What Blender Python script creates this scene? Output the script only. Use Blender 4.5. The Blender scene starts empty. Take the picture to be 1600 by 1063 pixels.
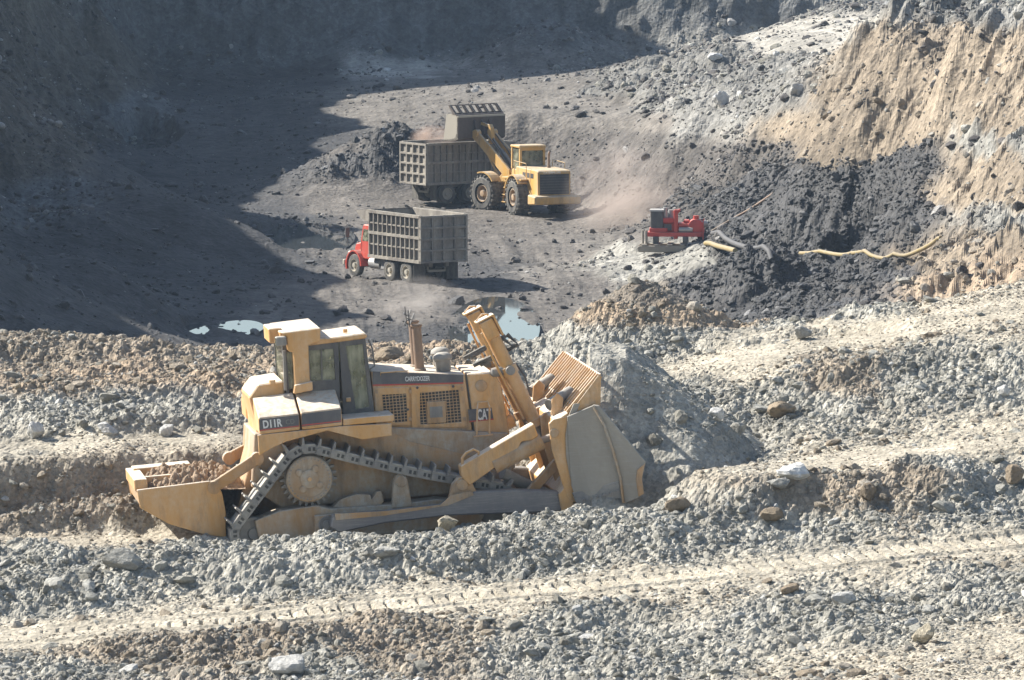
import bpy, bmesh, math, random
import numpy as np
from mathutils import Vector, Matrix, Euler

# ------------------------------------------------------------------ camera, sky, sun, exposure
SC = bpy.context.scene
COL = SC.collection
F, CAM_H, HORIZON = 10500.0, 27.0, -467.0          # focal length (photo pixels), eye height (m), horizon row
PITCH = math.atan((531.5 - HORIZON) / F)
cam_data = bpy.data.cameras.new('camera')
cam = bpy.data.objects.new('camera', cam_data); COL.objects.link(cam)
cam.location = (0, 0, CAM_H)
cam.rotation_euler = (math.pi / 2 - PITCH, 0, 0)
cam_data.sensor_width = 36; cam_data.lens = 36 * F / 1600
cam_data.clip_start = 1; cam_data.clip_end = 3000
SC.camera = cam

SUN_AZ, SUN_EL = math.radians(25), math.radians(38)   # sun stands to the left and a little beyond the pit
S = Vector((-math.cos(SUN_AZ) * math.cos(SUN_EL), math.sin(SUN_AZ) * math.cos(SUN_EL), math.sin(SUN_EL)))
world = bpy.data.worlds.new('World'); SC.world = world; world.use_nodes = True
wn = world.node_tree; wn.nodes.clear()
sky = wn.nodes.new('ShaderNodeTexSky'); sky.sky_type = 'NISHITA'; sky.sun_disc = False
sky.sun_elevation = SUN_EL; sky.sun_rotation = math.atan2(S.x, S.y)
sky.air_density = 1.0; sky.dust_density = 1.0; sky.ozone_density = 1.0
bg = wn.nodes.new('ShaderNodeBackground'); bg.inputs['Strength'].default_value = 0.08
wo = wn.nodes.new('ShaderNodeOutputWorld')
wn.links.new(sky.outputs[0], bg.inputs[0]); wn.links.new(bg.outputs[0], wo.inputs[0])
sl = bpy.data.lights.new('sun', 'SUN'); sl.energy = 5.0; sl.angle = math.radians(0.53); sl.color = (1, .96, .89)
sun = bpy.data.objects.new('sun', sl); COL.objects.link(sun)
sun.rotation_euler = S.to_track_quat('Z', 'Y').to_euler(); sun.location = (-200, 200, 200)
SC.view_settings.view_transform = 'Standard'; SC.view_settings.look = 'None'
SC.view_settings.exposure = 1.14; SC.view_settings.gamma = 1; SC.view_settings.use_curve_mapping = False
SC.render.engine = 'CYCLES'
SC.cycles.use_denoising = True; SC.cycles.use_adaptive_sampling = True; SC.cycles.adaptive_threshold = .025
SC.cycles.max_bounces = 6; SC.cycles.diffuse_bounces = 3; SC.cycles.glossy_bounces = 3
SC.cycles.volume_bounces = 1; SC.cycles.transparent_max_bounces = 12
SC.cycles.volume_step_rate = 2.0; SC.cycles.volume_max_steps = 128

# ------------------------------------------------------------------ where photo pixels lie in the place
CP, SP_ = math.cos(PITCH), math.sin(PITCH)
def ray(px, py):
    dx, dv = (px - 800) / F, (531.5 - py) / F
    return Vector((dx, CP + dv * SP_, -SP_ + dv * CP))
def at(px, py, z):                    # point of the sight line at height z
    r = ray(px, py); t = (z - CAM_H) / r.z
    return Vector((r.x * t, r.y * t, z))
def atd(px, py, d):                   # point of the sight line at distance d
    r = ray(px, py); t = d / r.y
    return Vector((r.x * t, d, CAM_H + r.z * t))

# ------------------------------------------------------------------ numpy noise
_TB = np.random.RandomState(4).rand(1 << 18).astype(np.float32)
def _h(ix, iy, s):                    # ix, iy int32 lattice cells
    return _TB[((ix + s * 71) * 1619 + (iy + s * 31) * 31337 + ((ix * iy) ^ (s * 7919))) & 0x3ffff]
def vnoise(x, y, s=0):
    x = np.asarray(x, np.float32); y = np.asarray(y, np.float32)
    ix, iy = np.floor(x), np.floor(y); fx, fy = x - ix, y - iy
    ix = ix.astype(np.int32); iy = iy.astype(np.int32)
    fx *= fx * (3 - 2 * fx); fy *= fy * (3 - 2 * fy)
    a, b, c, d = _h(ix, iy, s), _h(ix + 1, iy, s), _h(ix, iy + 1, s), _h(ix + 1, iy + 1, s)
    a += (b - a) * fx; c += (d - c) * fx
    return a + (c - a) * fy
def fbm(x, y, s=0, n=4, g=.5):
    t = 0; a = 1; w = 0
    for i in range(n):
        t = t + a * (vnoise(x, y, s + i * 17) - .5); w += a; a *= g
        x, y = x * 2.03 + 13.7, y * 2.03 + 7.1
    return t / w * 2
def lumps(x, y, cell, s=0, keep=.8):  # rounded stones, height 0..1
    x, y = np.asarray(x / cell, np.float32), np.asarray(y / cell, np.float32)
    ix, iy = np.floor(x).astype(np.int32), np.floor(y).astype(np.int32); best = np.zeros_like(x)
    for dx in (-1, 0, 1):
        for dy in (-1, 0, 1):
            jx, jy = ix + dx, iy + dy
            cx, cy = jx + _h(jx, jy, s), jy + _h(jx, jy, s + 1)
            r = .3 + .5 * _h(jx, jy, s + 2); on = _h(jx, jy, s + 3) < keep
            q = 1 - ((x - cx) ** 2 + (y - cy) ** 2) / (r * r)
            best = np.maximum(best, np.where(on, np.sqrt(np.clip(q, 0, 1)) * r * 1.25, 0))
    return best
def sstep(a, b, x):
    t = np.clip((x - a) / (b - a), 0, 1); return t * t * (3 - 2 * t)
# ------------------------------------------------------------------ the lie of the land
def R(px): return (px - 800) / 800 * .75           # the bench ramps up to the right
CPTS = []
def C(px, py, z): CPTS.append(tuple(at(px, py, z)))
def Dp(px, py, d): CPTS.append(tuple(atd(px, py, d)))
def W(x, y, z): CPTS.append((x, y, z))
for px in (-250, 0, 400, 800, 1200, 1600, 1850):
    C(px, 1210, 9.0 + R(px)); C(px, 1075 - .02 * px, 9.15 + R(px))
for px, py in ((-250, 1025), (0, 1005), (400, 975), (800, 940), (1200, 895), (1600, 852), (1850, 830)): C(px, py, 9.2 + R(px))
for px, py in ((-250, 995), (0, 978), (400, 948), (800, 902), (1200, 865), (1600, 835), (1850, 815)): C(px, py, 9.22 + R(px))
for px, py, z in ((-250, 880, 8.85), (0, 868, 9.1), (120, 864, 9.2), (250, 864, 9.3), (350, 882, 9.2), (450, 882, 9.32), (600, 864, 9.55), (700, 852, 9.68), (800, 841, 9.8),
                  (950, 826, 10.0), (1100, 827, 10.1), (1250, 820, 10.3), (1400, 802, 10.5), (1600, 782, 10.7), (1850, 760, 11)): C(px, py, z)
for px, py, z in ((-250, 862, 8.6), (0, 852, 8.8), (120, 848, 8.85), (250, 842, 8.95), (330, 838, 9.05)): C(px, py, z)
for px, py, z in ((-250, 840, 8.7), (0, 832, 8.9), (100, 832, 8.95), (200, 830, 9.0), (0, 750, 10.2), (100, 742, 10.25), (200, 735, 10.3), (330, 730, 10.35), (-250, 755, 10.1),
                  (-250, 715, 10.3), (0, 712, 10.4), (150, 700, 10.5), (300, 690, 10.6), (0, 690, 10.5), (150, 680, 10.65), (300, 672, 10.75), (-250, 690, 10.5),
                  (0, 615, 11.35), (150, 612, 11.35), (300, 610, 11.35), (380, 612, 11.3), (-250, 615, 11.3), (0, 590, 11.35), (200, 580, 11.45), (400, 572, 11.45),
                  (-250, 500, 12), (0, 566, 11.3), (200, 563, 11.3), (400, 566, 11.25), (0, 512, 11.9), (120, 522, 11.8), (220, 546, 11.48), (320, 557, 11.3), (400, 558, 11.32)): C(px, py, z)
# under and around the bulldozer: a slot 8 m wide
SLOT = lambda x: 8.85 + .08 * (x + 5.6)
for x in (-8, -5, -2, 1, 3.2):
    for d in (142.6, 145, 147.2): W(x, d, SLOT(x) - .05)
for x in (-5, -2, 1, 4): W(x, 150, 10.6 + .05 * x)
for px, py, z in ((1150, 750, 10.8), (1300, 746, 10.85), (1450, 733, 11.0), (1600, 712, 11.15), (1850, 690, 11.4)): C(px, py, z)
for px in (1100, 1250, 1400, 1600, 1800): W((px - 800) / 75, 139.3, 9.7 + R(px) * .8); 
for px, py, z in ((1200, 735, 10.8), (1400, 712, 11), (1600, 690, 11.25), (1250, 690, 11.0), (1420, 670, 11.2), (1600, 645, 11.45), (1850, 630, 11.7),
                  (1080, 600, 11.75), (1180, 588, 11.85), (1300, 575, 12.1), (1450, 558, 12.35), (1600, 543, 12.6), (1850, 520, 12.6), (1000, 640, 10.9),
                  (1060, 585, 11.45), (1300, 540, 12.0), (1600, 490, 12.75), (1850, 450, 13.1), (930, 575, 11.3), (1150, 560, 11.75), (1450, 515, 12.4),
                  (850, 547, 11.5), (940, 540, 11.55), (1100, 525, 11.7), (1200, 513, 12), (1300, 497, 12.3), (1400, 483, 12.5), (1500, 462, 12.85), (1600, 440, 13.2), (1850, 410, 13.6),
                  (450, 562, 11.3), (600, 565, 11.35), (750, 568, 11.35), (500, 545, 11.55), (600, 547, 11.5), (700, 552, 11.5), (780, 552, 11.5)): C(px, py, z)
# bench edge falls to the pit
for px in (-300, 0, 250, 500, 750, 1000, 1200):
    W((px - 800) / F * 172, 172, 7.5); W((px - 800) / F * 182, 182, 2); W((px - 800) / F * 200, 200, 0); W((px - 800) / F * 240, 240, -.2)
for px in (1400, 1600, 1850):
    W((px - 800) / F * 178, 178, 9); W((px - 800) / F * 215, 215, 4.5 if px < 1500 else 6)
Dp(1600, 440, 236); Dp(1500, 446, 256); Dp(1420, 452, 279); Dp(1700, 430, 225); Dp(1850, 420, 215)
# pit floor
for px, py, z in ((500, 440, 0), (700, 440, 0), (900, 440, 0), (450, 500, -.1), (620, 500, -.1), (800, 500, -.2), (1000, 480, 0), (600, 350, 0), (700, 380, 0), (900, 365, 0), (430, 350, 0),
                  (520, 400, 0), (1100, 505, 0), (1330, 465, -.05), (1000, 400, .3), (950, 425, .25), (1050, 388, .9), (1115, 386, .9), (1050, 440, .05), (1000, 360, .1), (1130, 375, .7),
                  (640, 316, .2), (760, 330, .2), (860, 335, .2), (950, 330, .3), (720, 300, .3), (560, 318, .1)): C(px, py, z)
# coal bench behind the loader
for px, py, z in ((640, 198, 3.6), (600, 205, 3.4), (560, 218, 2.9), (536, 250, 1.5), (528, 290, .2), (480, 260, .9), (720, 190, 3.8), (800, 187, 4), (900, 190, 4), (1000, 200, 4.3), (1060, 205, 4.6),
                  (800, 150, 4), (950, 165, 4.1), (700, 140, 3.9), (800, 106, 4), (950, 108, 4), (650, 106, 4), (1000, 250, 2.9), (1100, 255, 3.4), (1180, 262, 3.8), (950, 290, 1.2), (1060, 310, 1.5)): C(px, py, z)
for px, d in ((570, 374), (640, 371), (720, 368)): W((px - 800) / F * d, d, .3)
for px in (800, 880): C(px, 318, .3)
# shaded floor and mounds on the left
for px, py, z in ((450, 150, 3.2), (450, 230, 1.5), (300, 200, 2), (400, 290, .6), (220, 226, 1), (250, 150, 3), (300, 105, 3.9), (500, 120, 3.7), (330, 250, 1), (180, 105, 4),
                  (200, 292, 3.0), (260, 310, 2.6), (320, 335, 1.9), (400, 372, .3), (330, 400, .3), (230, 370, 1.2), (100, 330, 2.4), (40, 360, 1.6), (150, 330, 2.6),
                  (140, 405, 2.9), (190, 430, 2.4), (240, 475, 1.0), (300, 503, 0), (310, 530, -.1), (380, 528, -.1), (380, 450, 0), (60, 440, 2.6), (0, 470, 2.2), (0, 400, 1.6), (0, 320, 2.2), (-150, 380, 2)): C(px, py, z)
# left highwall
C(170, 252, 1.2); C(90, 285, 1.3)
for px, py, d in ((100, 100, 402), (0, 0, 399), (150, 100, 414), (60, 200, 379), (0, 200, 371), (0, 100, 384), (140, 30, 417), (130, 190, 390), (-60, 200, 362)): Dp(px, py, d)
RIM = ((-43, 250, 24), (-41.5, 268, 27), (-40.5, 292, 28), (-39, 312, 28), (-38.5, 330, 27), (-38, 360, 26), (-37.5, 388, 25.5), (-36, 404, 26), (-34, 425, 31), (-31.5, 437, 43), (-35, 450, 45))  # crest out of view, its far corner raised to cast shade on the far wall
for x, y, z in RIM:
    W(x, y, z); W(x - 14, y + 4, z + 5); W(x - 40, y, z + 8)
for x, y in ((-28, 290), (-27, 330)): W(x, y, 4)
W(-44, 238, 14); W(-44, 228, 6); W(-60, 230, 14); W(-30, 230, 1); W(-40, 200, 3); W(-70, 200, 8)
# far highwall
for x in (-24, -14, -4, 6, 16, 24):
    W(x, 431, 4.2 if x < 15 else 5.5); W(x, 433.5, 8.0); W(x, 435, 10.2); W(x, 450, 10.2); W(x, 520, 10)
W(-26, 436, 10); W(-22, 462, 8); W(-24, 482, 8); W(-28, 470, 12)
# the heap, flat and plateau to the right
for px, py, d in ((1130, 76, 395), (1200, 62, 382), (1330, 42, 376), (1600, 20, 350), (1600, 0, 385), (1400, 42, 347), (1300, 10, 415), (1450, 3, 405), (1250, 30, 400), (1080, 90, 405),
                  (1150, 70, 376), (1200, 78, 366), (1000, 96, 396), (950, 116, 401), (950, 146, 389), (1100, 194, 351), (1180, 198, 339), (1050, 152, 373), (1250, 110, 346), (1120, 120, 366),
                  (1600, 50, 296), (1500, 58, 303), (1400, 60, 314), (1345, 47, 330), (1600, 42, 312), (1480, 50, 325), (1200, 195, 336), (1270, 270, 322), (1440, 330, 297), (1500, 200, 300), (1600, 250, 279),
                  (1600, 350, 258), (1500, 330, 284), (1400, 180, 318), (1330, 120, 329), (1300, 200, 324), (1600, 150, 288), (1700, 200, 276), (1450, 395, 285), (1550, 400, 262)): Dp(px, py, d)
for x, y, z in ((40, 300, 14), (40, 350, 12), (40, 250, 13), (32, 210, 12), (30, 180, 13), (35, 150, 13.5), (40, 400, 11), (36, 440, 12), (70, 300, 18), (70, 420, 16), (70, 180, 16)): W(x, y, z)
# the hill the photographer stands on, and the far surroundings
for x in (-30, 0, 30):
    W(x, 100, 9); W(x, 70, 9.5); W(x, 40, 11); W(x, 15, 18); W(x, 2, 25); W(x, -10, 25.3)
W(-25, 140, 8); W(-40, 140, 9); W(25, 140, 12); W(40, 120, 13); W(-25, 110, 8)
for x in (-220, 220): 
    for y in (0, 200, 450, 700): W(x, y, 30)
for x in (-100, 0, 100): W(x, 700, 16)
CPTS = np.array(CPTS)
_c = .8
def _phi(x, y, px, py):
    a = x[:, None] - px; a *= a; b = y[:, None] - py; b *= b; a += b; a += _c * _c
    return np.sqrt(a, out=a)
_n = len(CPTS)
_A = np.zeros((_n + 3, _n + 3)); _A[:_n, :_n] = _phi(CPTS[:, 0], CPTS[:, 1], CPTS[:, 0], CPTS[:, 1]) - np.eye(_n) * .15
_A[:_n, _n] = 1; _A[:_n, _n + 1:] = CPTS[:, :2]; _A[_n:, :_n] = _A[:_n, _n:].T
_w = np.linalg.solve(_A, np.concatenate([CPTS[:, 2], np.zeros(3)]))
_W32 = _w.astype(np.float32)
def base_h(x, y):
    out = np.empty(len(x), np.float32); P32 = CPTS.astype(np.float32)
    for i in range(0, len(x), 60000):
        s = slice(i, i + 60000)
        out[s] = _phi(x[s], y[s], P32[:, 0], P32[:, 1]) @ _W32[:_n] + _W32[_n] + _W32[_n + 1] * x[s] + _W32[_n + 2] * y[s]
    return out

# heaps standing on it: x, y, top, slope, roundness
def hp(px, py, d): p = atd(px, py, d); return p.x, p.y, p.z
HEAPS = [(*hp(1180, 396, 297), .60, .8), (*hp(1110, 430, 297.5), .5, .5), (*hp(1235, 264, 326), .50, 1.0), (*hp(1300, 262, 327), .48, 1.0), (*hp(1385, 258, 319), .5, 1.0), (*hp(1290, 330, 313), .5, .6), (*hp(1370, 430, 311), .4, .4), (*hp(1240, 455, 291.5), .5, .4), 
         (*hp(1160, 66, 375), .5, 1.0), (*hp(1390, 6, 408), .3, 1.5), (*hp(860, 36, 430), .5, 1.5),
         (*hp(1420, 330, 306), .45, .8), (*hp(1005, 446, 160.3), .66, .3), (*hp(970, 474, 160.2), .6, .35), (*hp(1060, 497, 160.5), .6, .3), (*hp(820, 535, 161), .5, .3)]
# ground pushed up before the blade: crest line from the guard out to the tip
def push_heap(x, y):
    # lies within the blade's wings (x ~ 1.7) and runs out to x ~ 5.6
    u = x - 2.5
    crest = 12.75 - np.clip(u, 0, 9) * .66 - np.clip(1.7 - x, 0, 1) * 9
    return crest - np.clip(np.abs(y - 146.95 + np.clip(u, 0, 2) * .25) - 1.5, 0, 9) * (1.2 - .38 * sstep(2.9, 3.9, x))

PUDDLES = [  # px, py, z, half width px, half height px, seed
    ('sky', 772, 514, -.28, 48, 34, 3), ('shade', 462, 374, -.06, 62, 20, 5), ('left', 304, 516, -.1, 20, 10, 8), ('left2', 374, 512, -.1, 26, 8, 9),
    ('right', 1335, 468, -.12, 40, 7, 12), ('far', 232, 225, .93, 42, 10, 15)]
def pud_field(x, y, p):
    _, px, py, z, hw, hh, sd = p
    y = np.maximum(y, 20); u = x / y * F + 800; v = (CAM_H - z) * F / y + HORIZON
    e = ((u - px) / hw) ** 2 + ((v - py) / hh) ** 2
    m = e < 4; e[m] = e[m] + fbm(x[m] * .9, y[m] * .25, sd, 3) * .55
    return e

# tracks pressed by the crawler: centre lines in photo pixels with ground height, width (m)
def line(pts): return np.array([tuple(at(px, py, z)) for px, py, z in pts])
ROADS = [(line([(px, py, 9.2 + R(px)) for px, py in ((-250, 1022), (0, 1002), (400, 972), (800, 932), (1200, 890), (1600, 850), (1850, 830))]), 3.4, 1),
         (line([(0, 852, 8.8), (150, 847, 8.87), (330, 838, 9.05)]), 1.6, 0),
         (line([(-200, 715, 10.4), (0, 706, 10.45), (200, 694, 10.6), (400, 684, 10.7)]), 2.4, 0),
         (line([(1180, 738, 10.8), (1300, 722, 10.9), (1450, 706, 11.1), (1620, 688, 11.3), (1850, 660, 11.5)]), 3.0, 0),
         (line([(880, 610, 11), (1000, 592, 11.3), (1150, 562, 11.75), (1300, 538, 12.0), (1450, 513, 12.4), (1620, 488, 12.8), (1850, 450, 13.1)]), 3.2, 0),
         (line([(1150, 530, 12), (1300, 512, 12.2), (1450, 494, 12.6), (1650, 465, 13)]), 1.4, 0)]
def seg_dist(x, y, pl):
    best = np.full_like(x, 1e9); along = np.zeros_like(x); s0 = 0
    for a, b in zip(pl[:-1], pl[1:]):
        e = b[:2] - a[:2]; L = np.hypot(*e); t = np.clip(((x - a[0]) * e[0] + (y - a[1]) * e[1]) / L ** 2, 0, 1)
        side = ((x - a[0]) * -e[1] + (y - a[1]) * e[0]) / L
        d = np.hypot(x - a[0] - t * e[0], y - a[1] - t * e[1])
        m = d < np.abs(best); best = np.where(m, d * np.sign(side), best); along = np.where(m, s0 + t * L, along); s0 += L
    return best, along

# what the ground is made of, with N, L and Q darkened to deepen the shadow: samples in the photograph's frame (px, py, class); spread outwards by nearness
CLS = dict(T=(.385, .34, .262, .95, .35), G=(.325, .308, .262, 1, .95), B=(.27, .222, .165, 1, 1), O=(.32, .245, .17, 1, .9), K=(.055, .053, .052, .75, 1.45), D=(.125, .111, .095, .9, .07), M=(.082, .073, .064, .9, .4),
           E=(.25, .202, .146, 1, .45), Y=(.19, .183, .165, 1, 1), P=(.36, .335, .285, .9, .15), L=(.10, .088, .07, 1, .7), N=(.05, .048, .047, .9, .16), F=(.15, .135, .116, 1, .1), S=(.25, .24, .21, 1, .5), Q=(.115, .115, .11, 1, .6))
CS = []
for k, pts in dict(
    G=[(100, 1060), (500, 1050), (900, 1020), (1300, 980), (1550, 930), (100, 920), (400, 890), (700, 860), (1000, 840), (1300, 835), (1560, 800), (60, 640), (200, 650), (350, 650), (1250, 640), (1450, 600), (1580, 600), (1500, 760), (1100, 640),
       (950, 560), (1120, 545), (1200, 520), (500, 860), (100, 890), (300, 640), (1000, 540), (870, 560), (800, 850), (1150, 850), (1000, 700), (1100, 720), (1150, 790), (60, 720), (1330, 500), (900, 545)],
    T=[(60, 1005), (350, 980), (700, 945), (1050, 910), (1400, 875), (1560, 860), (150, 850), (100, 710), (300, 690), (1350, 722), (1550, 700), (1150, 565), (1350, 532), (1550, 495), (1500, 1055), (1350, 1062), (1580, 1000), (1250, 510), (1500, 470)],
    B=[(150, 1035), (400, 1030), (100, 790), (250, 760), (330, 790), (1150, 785), (1300, 790), (1450, 780), (600, 1020), (50, 560), (300, 555), (1060, 475), (1000, 470), (1350, 600), (100, 535), (380, 540), (220, 530), (10, 800)],
    O=[(60, 600), (200, 590), (350, 590), (470, 575), (610, 560), (700, 560), (1050, 500), (1150, 508), (960, 495), (1440, 450), (1530, 448), (1600, 430), (1590, 420)],
    K=[(1180, 440), (1100, 470), (1250, 470), (1230, 300), (1300, 330), (1380, 290), (1380, 440), (1200, 350), (1300, 400), (1420, 260), (1150, 400), (1270, 440), (1190, 280), (1350, 360), (1130, 440), (1080, 455), (1220, 420), (1180, 410), (1320, 300), (1260, 370), (1250, 320), (1220, 480), (1400, 330), (1340, 270), (1290, 270), (600, 250), (640, 230), (560, 250), (1330, 440), (1160, 330)],
    D=[(500, 440), (700, 450), (900, 440), (850, 370), (600, 360), (900, 400), (760, 470), (600, 330), (450, 490), (850, 490), (800, 350), (1000, 470), (500, 480), (900, 330), (560, 310), (540, 400), (960, 350), (660, 490)],
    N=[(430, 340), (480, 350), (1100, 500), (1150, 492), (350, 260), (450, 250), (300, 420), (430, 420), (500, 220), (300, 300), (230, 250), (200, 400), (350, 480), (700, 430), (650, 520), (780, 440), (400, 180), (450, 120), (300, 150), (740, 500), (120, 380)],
    M=[(820, 220), (900, 240), (1000, 260), (1100, 270), (950, 300), (1050, 330), (1150, 250), (980, 220), (720, 200), (860, 300), (540, 240), (1040, 300), (1200, 250)],
    F=[(620, 150), (700, 130), (800, 120), (900, 130), (950, 165), (800, 170), (580, 180), (700, 170), (880, 160), (1000, 190)],
    Y=[(1100, 120), (1000, 130), (1180, 140), (1050, 160), (1200, 100), (1150, 80), (1150, 170), (950, 140), (1220, 150), (1300, 12), (1400, 12), (1500, 10), (1580, 15), (1560, 35), (1100, 190)],
    P=[(1330, 40), (1250, 60), (1170, 60), (1230, 72), (1350, 32), (1300, 60), (620, 105)],
    E=[(1300, 150), (1400, 120), (1500, 150), (1450, 220), (1350, 220), (1550, 80), (1450, 80), (1580, 200), (1300, 230), (1550, 380), (1500, 300), (1590, 300), (1240, 200), (1350, 80), (1530, 260), (1400, 200), (1470, 420), (1280, 250), (1400, 58), (1500, 52), (1590, 48), (1360, 52)],
    S=[(1540, 230), (1570, 340), (1000, 405), (960, 415), (1050, 402), (1010, 425)],
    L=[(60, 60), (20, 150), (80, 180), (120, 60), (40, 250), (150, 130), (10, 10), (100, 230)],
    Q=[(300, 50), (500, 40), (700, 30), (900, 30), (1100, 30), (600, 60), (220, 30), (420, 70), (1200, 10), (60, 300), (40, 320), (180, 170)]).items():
    CS += [(a, b, k) for a, b in pts]
CSP = np.array([(a, b) for a, b, k in CS], np.float32); CSC = np.array([CLS[k] for a, b, k in CS], np.float32)
_ex, _ey = (-400, 0, 420, 850, 1000, 1090, 1300, 1600, 2000), (490, 500, 530, 540, 452, 515, 488, 437, 400)
CSB = CSP[:, 1] > np.interp(CSP[:, 0], _ex, _ey)      # samples that lie on the bench
def surf(x, y, z):                    # base colour (3), gloss roughness, rubble amount at each ground point
    u = x / np.maximum(y, 20) * F + 800; v = np.clip((CAM_H - z) * F / np.maximum(y, 20) + HORIZON, -150, 1250)
    u = np.clip(u, -300, 1900)
    sc = np.where(y < 200, 1, .45)
    u = u + (fbm(x * .55 * sc, y * .3 * sc, 21, 4, .65)) * 60; v = v + fbm(x * .6 * sc, y * .3 * sc, 41, 4, .65) * 20
    out = np.empty((len(x), 5), np.float32)
    for i in range(0, len(x), 60000):
        s = slice(i, i + 60000)
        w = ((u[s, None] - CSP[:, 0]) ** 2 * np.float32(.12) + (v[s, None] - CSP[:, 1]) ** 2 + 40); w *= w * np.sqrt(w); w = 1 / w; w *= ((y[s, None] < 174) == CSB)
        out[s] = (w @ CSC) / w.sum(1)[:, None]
    return out

def height(x, y, want=False):
    x = np.asarray(x, np.float32); y = np.asarray(y, np.float32)
    wx = x + fbm(x * .5, y * .3, 5, 3) * .5; wy = y + fbm(x * .5, y * .3, 9, 3) * .7
    b = base_h(wx, wy)
    hn = fbm(x * .35, y * .35, 77, 3)
    for hx, hy, hz, sl_, rd in HEAPS:
        d = np.hypot(x - hx, y - hy) + hn * min(1, rd)
        h = hz - sl_ * (np.sqrt(d * d + rd * rd) - rd)
        k = .25; b = np.where(np.abs(b - h) < k, np.maximum(b, h) + (k - np.abs(b - h)) ** 2 / (4 * k), np.maximum(b, h))
    near = (y > 118) & (y < 178)
    b = np.where(near & (x > 1.2) & (x < 9), np.maximum(b, push_heap(x, y) + fbm(x, y, 60, 3) * .15), b)
    s = surf(x, y, b)
    rub = s[:, 4].copy()
    far = np.clip((y - 170) / 60, 0, 1)
    road = np.zeros_like(x); cleat = np.zeros_like(x)
    for pl, wd, cl in ROADS:
        m = (y < 180); d = np.full_like(x, 99.); al = np.zeros_like(x)
        dd, aa = seg_dist(x[m], y[m], pl); d[m] = dd; al[m] = aa
        d = d + fbm(x * .7, y * .7, 31, 2) * .2
        zl = np.interp(al, np.concatenate([[0], np.cumsum(np.hypot(*np.diff(pl[:, :2], axis=0).T))]), pl[:, 2])
        flat = (1 - sstep(wd * .3, wd * .7, np.abs(d))) * .85 * (y < 180); b = b * (1 - flat) + (zl + .04) * flat
        r = 1 - sstep(wd * .22, wd * .6, np.abs(d) + fbm(x * 1.6, y * 1.6, 33, 3) * .25); road = np.maximum(road, r * (.85 + .15 * cl))
        if cl:
            ph = ((al + .05 * fbm(x * .8, y * .8, 4, 2)) / .318) % 1
            band = (1 - sstep(.55, .78, np.abs(d - .1))) * sstep(.25, .5, vnoise(x * .35, y * .35, 8) + .2 - .012 * np.clip(x - 3, 0, 9))
            cut = np.clip(1 - np.abs(ph - .5) / .17, 0, 1) * np.clip(.15 + 1.3 * vnoise(x * 1.6, y * 1.0, 14), 0, 1) * (.6 + .4 * sstep(6, -2, x))
            b = b - band * (.03 + .17 * cut)
            b = b + .06 * (1 - sstep(.0, .14, np.abs(np.abs(d - .2) - .95))) * road
            cleat = band
    rub = rub * (1 - road * .75) * (1 - cleat * .9)
    # rubble relief
    inh = (y > 140) & (y < 151) & (x > 1.6) & (x < 7) & (b < push_heap(x, y) + .25); rub = np.where(inh, rub * .4, rub)
    n = b + fbm(x * .8, y * .8, 50, 4) * (.16 + .10 * far) * np.clip(rub + .15, 0, 1.2)
    # long low berms and ruts running with the machine's passes
    bw = (y > 110) & (y < 172); rr = vnoise(x * .07 + 3, (y - .06 * x) * .62, 205) - .5 + .5 * (vnoise(x * .16, (y - .06 * x) * 1.5, 207) - .5)
    n = n + bw * rr * .55 * np.clip(rub, 0, 1) * np.clip((np.abs(x + 2.5) - 6) * .5 + (np.abs(y - 145) - 3), 0, 1)
    l1 = np.zeros_like(x); m = (far < 1) & (y > 110)
    if m.any(): l1[m] = lumps(x[m], y[m], .55, 100, .2) * .14 + lumps(x[m], y[m], .22, 110, .5) * .08 + lumps(x[m] + .1, y[m], .11, 120, .8) * .07 + fbm(x[m] * 5, y[m] * 5, 122, 3, .7) * .05
    m = far > 0
    l2 = np.zeros_like(x)
    if m.any(): l2[m] = lumps(x[m], y[m], 1.4, 130, .3) * .34 + lumps(x[m], y[m], .6, 140, .6) * .2 + lumps(x[m], y[m], .3, 150, .8) * .12 + fbm(x[m] * 2, y[m] * 2, 152, 3, .7) * .12
    n = n + rub * (l1 * (1 - far) + l2 * far * .75)
    # rough faces of the highwalls and the cut rim of the embankment
    wl = sstep(-20, -26, x) * sstep(355, 375, y) + sstep(429, 434, y) * (x < 22)
    n = n + np.clip(wl, 0, 1) * (fbm(x * .16, y * .16, 61, 5, .65) * np.where(x < -18, 2.8, 1.8))
    em = sstep(12, 17, x) * sstep(300, 270, np.abs(y - 290) * 0 + y * 0) * (y > 235) * (y < 345)
    em = em * sstep(.07, .16, s[:, 0])
    n = n + em * (fbm((x * .75 - y * .6) * .8, (x * .6 + y * .75) * .09, 62, 5, .65) * .75 + fbm(x * .5, y * .3, 63, 4, .6) * .7)
    for p in PUDDLES:
        e = pud_field(x, y, p); k = sstep(1.7, .95, e)
        n = n * (1 - k) + (p[3] - .07 + .10 * np.clip(e - .55, -.3, 1.5)) * k
    # ruts on the haul floor
    hf = (y > 270) & (y < 345) & (x < 8) & (x > -12)
    n = n + hf * (fbm(x * 1.6 + y * .1, y * .12, 71, 3) * .10) * (1 - np.clip(rub, 0, 1) * .5)
    if not want: return n
    s[:, :3] = s[:, :3] * (1 - road[:, None] * .8) + np.array(CLS['T'][:3]) * road[:, None] * .8
    return n, s, rub, road

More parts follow.
